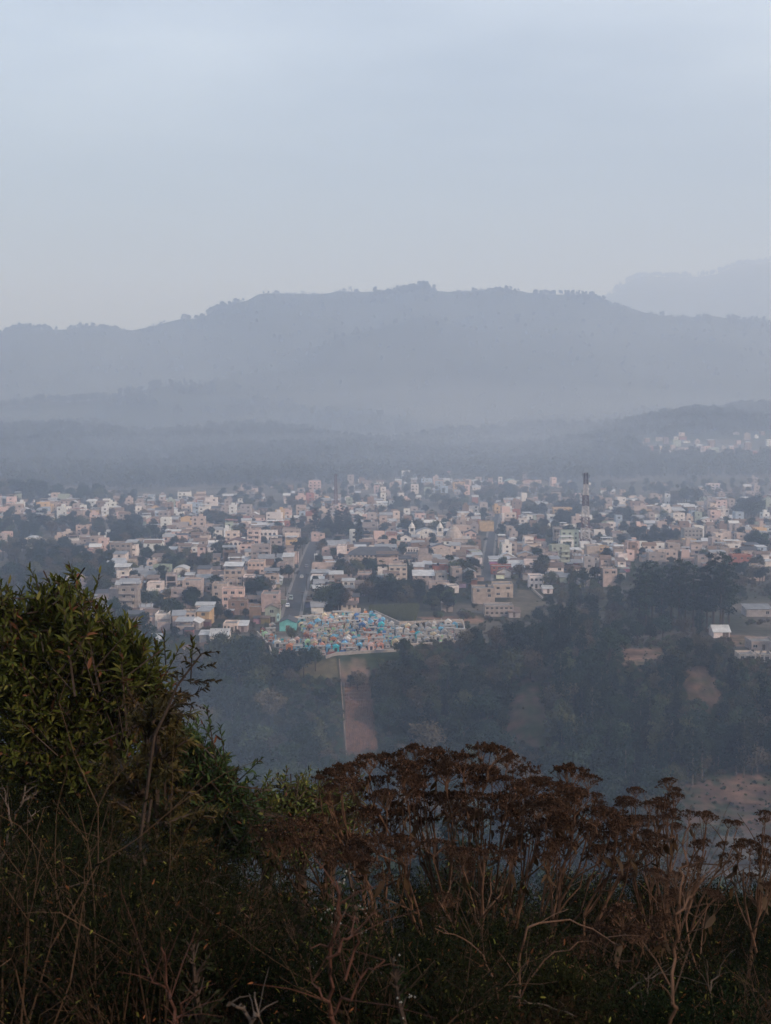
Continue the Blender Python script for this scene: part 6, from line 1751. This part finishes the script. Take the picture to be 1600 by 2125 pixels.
DS = [('dry shrub whose lone heads jut out farthest left of the brown flower canopy', 790, 1900, 8.0, [(663, 1604, 46), (712, 1592, 72), (690, 1640, 40), (735, 1612, 60), (705, 1700, 50)]),
      ('dry shrub with broad flat heads forming the left shoulder of the brown canopy', 880, 1960, 8.3, [(765, 1578, 84), (805, 1568, 80), (770, 1622, 80), (845, 1606, 90), (800, 1650, 84), (760, 1690, 90), (820, 1700, 80)]),
      ('dry shrub holding the highest tuft of the brown flower canopy', 950, 2000, 8.6, [(858, 1552, 84), (905, 1557, 88), (875, 1590, 80), (930, 1590, 78), (890, 1640, 90), (945, 1650, 80), (860, 1680, 80)]),
      ('dry shrub with rounded dome heads right of the highest tuft', 1000, 2010, 8.4, [(965, 1566, 76), (1018, 1554, 110), (1062, 1568, 64), (1000, 1600, 90), (1050, 1610, 90), (985, 1650, 84), (1040, 1660, 90), (1000, 1700, 70)]),
      ('dry shrub on the canopy\'s right shoulder with reddish lower heads', 1050, 1990, 8.1, [(1092, 1600, 70), (1130, 1610, 60), (1085, 1640, 90), (1075, 1690, 80), (1130, 1660, 80), (1105, 1720, 70)]),
      ('dry shrub spreading a separate umbrella head above the right-hand slope', 1090, 2000, 8.7, [(1180, 1600, 92), (1222, 1612, 60), (1240, 1655, 36), (1160, 1630, 60), (1195, 1640, 60)]),
      ('dry shrub with a dense rust-brown dome of heads right of centre', 1130, 2010, 7.8, [(1150, 1664, 80), (1190, 1656, 100), (1232, 1678, 84), (1180, 1700, 90), (1140, 1710, 70), (1225, 1720, 80), (1170, 1745, 70)]),
      ('dry shrub with small heads trailing down to the right of the rusty dome', 1190, 2030, 7.9, [(1275, 1692, 76), (1312, 1704, 70), (1270, 1730, 80), (1345, 1722, 60), (1310, 1750, 80), (1240, 1760, 70)]),
      ('dry shrub of low dark heads left of the canopy over the green bushes', 700, 1960, 7.8, [(600, 1700, 90), (548, 1712, 74), (650, 1702, 84), (690, 1716, 56), (620, 1715, 90), (570, 1735, 80), (660, 1740, 80)]),
      ('thin upright dry shrub with a bare spike rising right of the canopy', 1378, 1960, 8.2, [(1384, 1622, 44), (1372, 1650, 50), (1398, 1654, 46), (1376, 1682, 60), (1350, 1690, 40), (1405, 1700, 36)], .007),
      ('loose dry shrub with fine branching heads left of the thin spike', 1350, 1980, 8.5, [(1296, 1648, 44), (1318, 1640, 40), (1290, 1672, 36), (1330, 1690, 40), (1345, 1760, 60), (1320, 1790, 60)], .006),
      ('dry shrub leaning right with small heads over the pale field', 1400, 1960, 7.9, [(1430, 1684, 40), (1468, 1682, 50), (1512, 1698, 34), (1455, 1740, 48), (1448, 1765, 40), (1500, 1755, 30), (1540, 1735, 40)], .007),
      ('dry shrub at the right frame edge with dark clustered heads', 1560, 1980, 7.6, [(1588, 1690, 44), (1560, 1738, 56), (1592, 1742, 60), (1530, 1770, 36), (1580, 1790, 50), (1600, 1830, 50)], .007),
      ('dry shrub with shaded heads tucked under the left canopy', 820, 2040, 7.4, [(740, 1740, 80), (690, 1760, 80), (790, 1750, 80), (840, 1740, 70), (760, 1790, 70)]),
      ('dry shrub with shaded heads tucked under the middle of the canopy', 980, 2060, 7.5, [(900, 1745, 80), (960, 1760, 70), (1020, 1750, 70), (930, 1850, 60), (1060, 1760, 60)]),
      ('low dry shrub with a drooping rust head near the bottom right', 1290, 2080, 6.6, [(1290, 1880, 90), (1250, 1925, 90), (1330, 1920, 80), (1140, 1960, 80), (1200, 1950, 80)]),
      ('low dry shrub with sparse heads below the pale field', 1440, 2080, 6.9, [(1470, 1850, 50), (1400, 1840, 60), (1430, 1800, 50), (1380, 1900, 70), (1360, 1800, 60)], .006)]
for s in DS: dry_shrub(*s)

# ---- twiggy undergrowth
def twig_shrub(mb, base, h, spread, r, lv, leaf_pts, dens=1.0, rad=.007):
    def grow(p, d, L, rd, k):
        n = 3; pts = [p]
        for i in range(n):
            d = (d + Vector((r.gauss(0, .16), r.gauss(0, .16), r.gauss(.05, .1)))).normalized(); pts.append(pts[-1] + d * L / n)
        mb.path([tuple(q) for q in pts], rd, rd * .5, 3 if k < 2 else 4)
        if k > 0:
            for _ in range(r.randint(2, 4)):
                i = r.randint(1, n); q = pts[i]
                grow(q, (d + Vector((r.gauss(0, .55), r.gauss(0, .55), r.gauss(.1, .4)))).normalized(), L * r.uniform(.35, .65), rd * .5, k - 1)
        if k <= 1 and leaf_pts is not None:
            for q in pts[1:]:
                if r.random() < dens: leaf_pts.append((q, d))
    for _ in range(r.randint(6, 9)):
        a = r.uniform(0, 6.28); s = r.uniform(.1, 1) * spread
        grow(Vector(base), Vector((math.cos(a) * s, math.sin(a) * s, 1)).normalized(), h * r.uniform(.55, .8), rad, lv)
ur = random.Random(19)
UG = []
for i in range(40):
    px = -60 + 1720 * ((i * .618) % 1); d = ur.uniform(5.2, 9.6)
    lim = np.interp(px, [0, 250, 500, 700, 900, 1100, 1300, 1600], [1700, 1680, 1740, 1830, 1870, 1880, 1930, 1960])
    UG.append((px, max(lim + ur.uniform(0, 130), lim + (9.6 - d) * 40), d))
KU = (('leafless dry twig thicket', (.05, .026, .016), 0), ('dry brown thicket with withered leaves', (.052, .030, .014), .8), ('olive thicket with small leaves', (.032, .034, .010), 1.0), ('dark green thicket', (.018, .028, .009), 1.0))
def ug_label(i):
    px, py, d = UG[i]
    kn = KU[(i * 7 + (0 if px > 420 else 1)) % 4 if px > 330 else 2 + i % 2][0]
    pos = 'at the left edge' if px < 160 else 'below the big leafy tree' if px < 420 else 'below the low left flower heads' if px < 680 else 'under the flower canopy' if px < 1040 else 'under the rusty dome' if px < 1300 else 'below the pale field'
    return dict(label='%s %s, %s' % (kn, pos, 'close by' if d < 6.6 else 'midway' if d < 8.2 else 'farther back'), px=px, py=-d)
UGL = [ug_label(i) for i in range(len(UG))]
single_out(list(UGL))
for i, (px, py, d) in enumerate(UG):
    top = W(px, py, d); gz = H1(top.x, d); h = max(.5, top.z - gz)
    kn, col, dens = KU[(i * 7 + (0 if px > 420 else 1)) % 4] if px > 330 else KU[2 + i % 2]
    mb = MB(); lp = [] if dens else None
    twig_shrub(mb, (0, 0, -.1), h * 1.0, .55, ur, 3, lp, dens, ur.uniform(.006, .009))
    t = thing('thicket', UGL[i]['label'], 'thicket', (top.x, d, gz), 0, 'thickets of the near slope')
    link('branches', mb.mesh('branches', [M['twig'] if i % 4 == 0 else M['twig_dark']]), t)
    if lp:
        P = np.array([tuple(q) for q, _ in lp]); D = np.array([tuple(q) for _, q in lp])
        P = np.repeat(P, 9, 0); D = np.repeat(D, 9, 0) + ng_.normal(size=(len(P), 3)) * .7
        l_ = ng_.uniform(.012, .030, len(P))
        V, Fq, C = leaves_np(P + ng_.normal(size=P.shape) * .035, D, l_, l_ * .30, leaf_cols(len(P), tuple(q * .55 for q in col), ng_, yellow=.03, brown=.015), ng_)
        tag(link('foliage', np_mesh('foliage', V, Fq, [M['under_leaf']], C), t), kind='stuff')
# filler growth: what nobody could count
mb = MB(); mb_tan = MB(); lp = []
for i in range(190):
    px = ur.uniform(-150, 1750); d = ur.uniform(5.0, 12.5)
    lim = np.interp(px, [0, 250, 500, 700, 900, 1100, 1300, 1600], [1660, 1720, 1790, 1880, 1920, 1940, 1990, 2010])
    top = W(px, lim + ur.uniform(0, 190) + max(0, d - 10) * 14, d); gz = H1(top.x, d)
    twig_shrub(mb if i % 5 < 4 else mb_tan, (top.x, d, gz), max(.4, top.z - gz) * (1.0 if i % 5 < 4 else 1.06), .7, ur, 2, lp, .9 if i % 5 < 3 else .25, .006)
P = np.array([tuple(q) for q, _ in lp]); D = np.array([tuple(q) for _, q in lp])
P = np.repeat(P, 12, 0); D = np.repeat(D, 12, 0) + ng_.normal(size=(len(P), 3)) * .8
l_ = ng_.uniform(.012, .034, len(P))
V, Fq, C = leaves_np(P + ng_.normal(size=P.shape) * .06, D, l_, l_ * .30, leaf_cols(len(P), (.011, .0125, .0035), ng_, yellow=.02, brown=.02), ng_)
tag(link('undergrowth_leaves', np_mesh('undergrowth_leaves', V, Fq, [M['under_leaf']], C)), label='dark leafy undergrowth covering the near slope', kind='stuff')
tag(link('undergrowth', mb.mesh('undergrowth', [M['twig_dark']])), label='tangle of thin dark stalks on the near slope', kind='stuff')
tag(link('dry_stalks', mb_tan.mesh('dry_stalks', [material('tan_stalk', (.095, .056, .032), .9, .05)])), label='thin tan dry stalks rising through the undergrowth', kind='stuff')

# ---- feathery cypresses and their reaching branch
M['scale_leaf'] = leafmat('cypress_spray', .75, .15, .15)
def sprays(mb, axis, r, L0, col, den=9, droop=.2, flat=None):
    """fine scale-leaf sprays along a polyline axis; the needles are narrow faces"""
    n = len(axis) - 1
    for i in range(n):
        a, b = axis[i], axis[i + 1]; d = (b - a)
        if d.length < 1e-5: continue
        for k in range(max(1, int(den * d.length / .1))):
            u = r.random(); p = a.lerp(b, u); t = (i + u) / n
            dd = d.normalized(); s = dd.orthogonal().normalized(); s.rotate(Quaternion(dd, r.uniform(0, 6.28)))
            e = (dd * r.uniform(.6, 1.1) + s * r.uniform(.5, 1.0) + Vector((0, 0, -droop))).normalized()
            L = L0 * r.uniform(.5, 1.1) * (1.15 - .7 * t)
            side = e.cross(Vector((r.gauss(0, 1), r.gauss(0, 1), r.gauss(0, 1)))).normalized()
            w = .0034 * r.uniform(.8, 1.4); f = r.uniform(.6, 1.4); c = tuple(q * f for q in col)
            m1 = p + e * L * .55; tip = p + e * L + Vector((0, 0, -droop * L * .3))
            mb.face([tuple(p - side * w), tuple(p + side * w), tuple(m1 + side * w * 1.3), tuple(m1 - side * w * 1.3)], 0, c); mb.face([tuple(m1 - side * w * 1.3), tuple(m1 + side * w * 1.3), tuple(tip)], 0, c)
            for _ in range(3):
                q = p.lerp(tip, r.uniform(.2, .85)); e2 = (e + Vector((r.gauss(0, .5), r.gauss(0, .5), r.gauss(0, .5)))).normalized(); l2 = L * r.uniform(.25, .45)
                mb.face([tuple(q - side * w), tuple(q + side * w), tuple(q + e2 * l2)], 0, c)
def cypress(label, base, axes, cols, L0, den, r, flowers=0, cat='cypress', name='feathery_cypress'):
    t = thing(name, label, cat, tuple(base), 0)
    B = Vector(base); wood = MB(); lf = MB()
    for ax, rad in axes:
        A = [a - B for a in ax]
        wood.path([tuple(a) for a in A], rad, rad * .3, 5)
        sprays(lf, A[1:], r, L0, cols[r.randrange(len(cols))], den)
    link('branches', wood.mesh('branches', [M['bark_near']]), t)
    tag(link('foliage', lf.mesh('foliage', [M['scale_leaf']]), t), kind='stuff')
    if flowers:
        fm = MB(); n = len(lf.v)
        for _ in range(flowers):
            p = Vector(lf.v[r.randrange(n)]); p.y -= .02
            for _k in range(r.randint(1, 4)):
                q = p + Vector((r.gauss(0, .012), r.gauss(0, .01), r.gauss(0, .014))); s = r.uniform(.003, .006)
                V6 = [q + Vector(v) * s for v in ((1, 0, 0), (-1, 0, 0), (0, 1, 0), (0, -1, 0), (0, 0, 1.2), (0, 0, -1.2))]
                for f in ((0, 2, 4), (2, 1, 4), (1, 3, 4), (3, 0, 4), (2, 0, 5), (1, 2, 5), (3, 1, 5), (0, 3, 5)): fm.face([tuple(V6[i]) for i in f])
        link('blossom', fm.mesh('blossom', [M['bloom']]), t)
    return t
cr_ = random.Random(8)
def axis(pts, d, wob=.02): return [W(px, py, d + dd) + Vector((cr_.gauss(0, wob), cr_.gauss(0, wob), cr_.gauss(0, wob))) for px, py, dd in pts]
# the tall brownish one in front of the leafy tree, with the branch that reaches over the valley
def fan(px0, py0, px1, py1, n, d, spread=70, rad=.012):
    out = []
    for i in range(n):
        ex, ey = px1 + cr_.uniform(-spread, spread), py1 + cr_.uniform(-spread, spread)
        out.append((axis([(px0, py0, cr_.uniform(-.2, .2)), ((px0 * .6 + ex * .4) + cr_.uniform(-20, 20), py0 * .6 + ey * .4, cr_.uniform(-.25, .25)), ((px0 * .2 + ex * .8), py0 * .2 + ey * .8 - 12, cr_.uniform(-.3, .3)), (ex, ey, cr_.uniform(-.3, .3))], d), rad))
    return out
OLV = [(.062, .044, .012), (.050, .040, .011), (.072, .044, .014)]
ax = [(axis([(300, 2200, 0), (310, 1900, 0), (320, 1650, 0), (335, 1500, 0), (350, 1440, 0)], 7.4), .03)]
for a_ in ((300, 1650, 250, 1600), (310, 1600, 380, 1540), (315, 1560, 330, 1480), (310, 1700, 230, 1680), (305, 1720, 400, 1640), (300, 1780, 210, 1760), (300, 1800, 400, 1740), (300, 1850, 190, 1850), (310, 1500, 290, 1480), (325, 1520, 390, 1490), (300, 1900, 380, 1840), (300, 1950, 200, 1940), (300, 2000, 400, 1950), (290, 1650, 330, 1600)):
    ax += fan(*a_, 5, 7.4, 55)
cyp0 = W(300, 2200, 7.4); b0 = Vector((cyp0.x, 7.4, H1(cyp0.x, 7.4)))
ax[0] = ([b0] + ax[0][0][1:], .03)
cypress('olive-brown feathery cypress standing in front of the big leafy tree', b0, ax, OLV, .085, 17, cr_)
BR = [[(318, 1530, 0), (348, 1475, 0), (372, 1420, 0), (402, 1382, 0), (420, 1358, 0), (440, 1350, 0), (458, 1352, 0)], [(352, 1468, 0), (380, 1460, 0), (405, 1462, 0), (436, 1476, 0)], [(360, 1450, 0), (395, 1445, 0), (425, 1425, 0), (432, 1420, 0)], [(376, 1416, 0), (360, 1400, 0), (348, 1402, 0)], [(396, 1416, 0), (420, 1415, 0), (456, 1413, 0)], [(402, 1382, 0), (388, 1372, 0), (380, 1368, 0)], [(405, 1384, 0), (425, 1384, 0), (446, 1378, 0)], [(418, 1362, 0), (412, 1350, 0), (400, 1342, 0)], [(385, 1404, 0), (372, 1392, 0), (366, 1388, 0)], [(345, 1480, 0), (375, 1480, 0), (400, 1485, 0), (408, 1496, 0)], [(380, 1412, 0), (400, 1412, 0), (430, 1420, 0)]]
rb0 = W(318, 1530, 7.0)
t = thing('cypress_branch', 'lone dark feathery branch reaching out over the wooded valley', 'branch', (rb0.x, 7.0, H1(rb0.x, 7.0)))
wood, lf = MB(), MB(); B = Vector(t.location)
A0 = [Vector((.1, .2, -.2)), W(290, 1750, 7.1) - B] + [a - B for a in axis(BR[0], 7.0, .004)]
wood.path([tuple(a) for a in A0], .012, .0015, 5); sprays(lf, A0[-3:], cr_, .035, (.028, .022, .010), 10)
for q in BR[1:]:
    A = [a - B for a in axis(q, 7.0, .004)]; wood.path([tuple(a) for a in A], .0035, .0012, 4); sprays(lf, A, cr_, .05, (.030, .024, .011), 13)
link('branches', wood.mesh('branches', [M['bark_near']]), t); tag(link('foliage', lf.mesh('foliage', [M['scale_leaf']]), t), kind='stuff')
# dark heath-like cypress with white blossom at the bottom
for lb, bx, tipx, tipy, d, wd, fl in (('very dark bushy cypress with white blossom low in the middle', 690, 705, 1835, 5.4, 85, 22), ('dark green spire with white blossom right of the bushy one', 800, 722, 1800, 5.6, 40, 24), ('leaning dark green blossoming spire at the bottom centre', 860, 815, 1985, 5.0, 45, 16), ('small dark cypress at the bottom left corner', 120, 90, 1850, 5.6, 90, 0), ('shadowy cypress below the olive-brown one', 420, 400, 1960, 5.2, 80, 0)):
    f0 = W(bx, 2300, d); b0 = Vector((f0.x, d, H1(f0.x, d))); tip = W(tipx, tipy, d)
    ax = [([b0, b0.lerp(tip, .4) + Vector((.03, 0, 0)), b0.lerp(tip, .75), tip], .02)]
    for i in range(34):
        u = cr_.uniform(.12, .97); p = b0.lerp(tip, u); R = wd * d / F * (1.05 - u) ** .6 * cr_.uniform(.6, 1.15); a = cr_.uniform(0, 6.28)
        e = p + Vector((math.cos(a) * R, math.sin(a) * R, R * cr_.uniform(.7, 1.6))); ax.append(([p, p.lerp(e, .5) + Vector((0, 0, -R * .08)), e], .006))
    cypress(lb, b0, ax, [(.016, .026, .007), (.020, .030, .008)] if fl else [(.028, .030, .010), (.022, .026, .009)], .06, 9, cr_, fl)

# ---- bare branches
def smooth(A, k=4):
    Q = [A[0] * 2 - A[1]] + list(A) + [A[-1] * 2 - A[-2]]; out = []
    for i in range(1, len(Q) - 2):
        p0, p1, p2, p3 = Q[i - 1:i + 3]
        for j in range(k):
            t = j / k; out.append(.5 * ((2 * p1) + (p2 - p0) * t + (2 * p0 - 5 * p1 + 4 * p2 - p3) * t * t + (3 * p1 - p0 - 3 * p2 + p3) * t ** 3))
    return out + [A[-1]]
def bare(label, mat, d, lines, r0, kids=3, seed=1):
    r = random.Random(seed); p0 = W(*lines[0][0], d); gz = H1(p0.x, d)
    t = thing('bare_branch', label, 'bare branch', (p0.x, d, gz), 0, 'bare dead branches on the near slope')
    B = Vector(t.location)
    for i, ln in enumerate(lines):
        A = [W(px, py, d + r.uniform(-.08, .08)) - B for px, py in ln]
        mb = MB()
        if i == 0: A = [Vector((0, 0, -.1))] + A
        rr = r0 if i == 0 else r0 * .6
        A = [a + Vector((r.gauss(0, .006), r.gauss(0, .01), r.gauss(0, .006))) for a in smooth(A)]
        mb.path([tuple(a) for a in A], rr, rr * .35, 5)
        for _ in range(kids):
            k = r.randint(1, len(A) - 1); s = A[k - 1].lerp(A[k], r.random()) if not (i == 0 and k == 1) else A[1]; q = s + ((A[k] - A[k - 1]).normalized() + Vector((r.gauss(0, .5), r.gauss(0, .3), r.gauss(0, .4)))) * r.uniform(.05, .16)
            mb.path([tuple(s), tuple(s.lerp(q, .5) + Vector((0, 0, .008))), tuple(q)], rr * .35, rr * .15, 3)
        link('branch' if i else 'stem', mb.mesh('branch', [M[mat]]), t)
bare('pale dead branch forking at the left edge', 'twig_pale', 6.2, [[(-10, 1850), (0, 1795), (22, 1715), (46, 1666), (55, 1632)], [(46, 1666), (62, 1655), (78, 1640)], [(0, 1780), (40, 1720), (64, 1698), (70, 1688)], [(24, 1712), (10, 1650), (-6, 1620)], [(0, 1795), (24, 1778), (44, 1776)]], .009, 4, 1)
bare('blurred reddish twig pointing up at the bottom centre', 'twig_red', 3.0, [[(690, 2200), (684, 2020), (692, 1930), (708, 1822)], [(690, 1990), (716, 1950), (742, 1912)], [(720, 2030), (738, 1960), (734, 1925)], [(690, 2100), (755, 2025), (800, 1994)], [(700, 2125), (672, 2060), (640, 2030)]], .006, 6, 2)
bare('blurred tan branch at the bottom left of centre', 'twig_pale', 3.2, [[(520, 2200), (525, 2110), (500, 2090), (470, 2068)], [(528, 2110), (530, 2060)]], .007, 3, 3)
bare('brownish forked stem at the bottom, left of the blurred tan one', 'twig_red', 3.6, [[(372, 2220), (364, 2120), (350, 2040), (338, 1970)], [(366, 2120), (384, 2072)], [(350, 2060), (318, 2020)]], .007, 6, 4)
bare('bundle of pale stems slanting down to the right, left of centre', 'twig_pale', 6.0, [[(560, 2150), (530, 1994), (470, 1930), (412, 1868)], [(526, 1985), (455, 1925), (436, 1890)], [(540, 1985), (480, 1940), (440, 1912)], [(520, 2020), (450, 2010), (390, 1975)]], .008, 4, 5)
bare('long thin tan stem arching at the lower left', 'twig_pale', 5.8, [[(60, 2080), (80, 1890), (120, 1850), (180, 1828)], [(330, 1990), (380, 1850), (440, 1832)], [(440, 1832), (470, 1845)]], .006, 3, 6)
bare('blurred brown branch rising at the lower right', 'twig', 2.7, [[(1380, 2250), (1398, 2080), (1392, 1960), (1410, 1850), (1416, 1780), (1428, 1710)], [(1404, 1900), (1450, 1830), (1500, 1780)], [(1410, 1850), (1390, 1800)]], .0042, 8, 7)
bare('pale crooked dead stems at the bottom right', 'twig_pale', 5.4, [[(1490, 2200), (1475, 2060), (1462, 1990)], [(1475, 2060), (1500, 1990)], [(1336, 2100), (1345, 2020)], [(1300, 2060), (1340, 2030), (1380, 2016)], [(1190, 2110), (1120, 2085), (1020, 2060)]], .006, 4, 8)
bare('long bare arching stems sweeping over the bottom centre', 'twig', 5.6, [[(1080, 2200), (1075, 2000), (1100, 1930), (1180, 1912), (1280, 1960)], [(1040, 2100), (1010, 2000), (960, 1950), (900, 1930)], [(1060, 2100), (1130, 1990), (1230, 1950)]], .008, 5, 9)
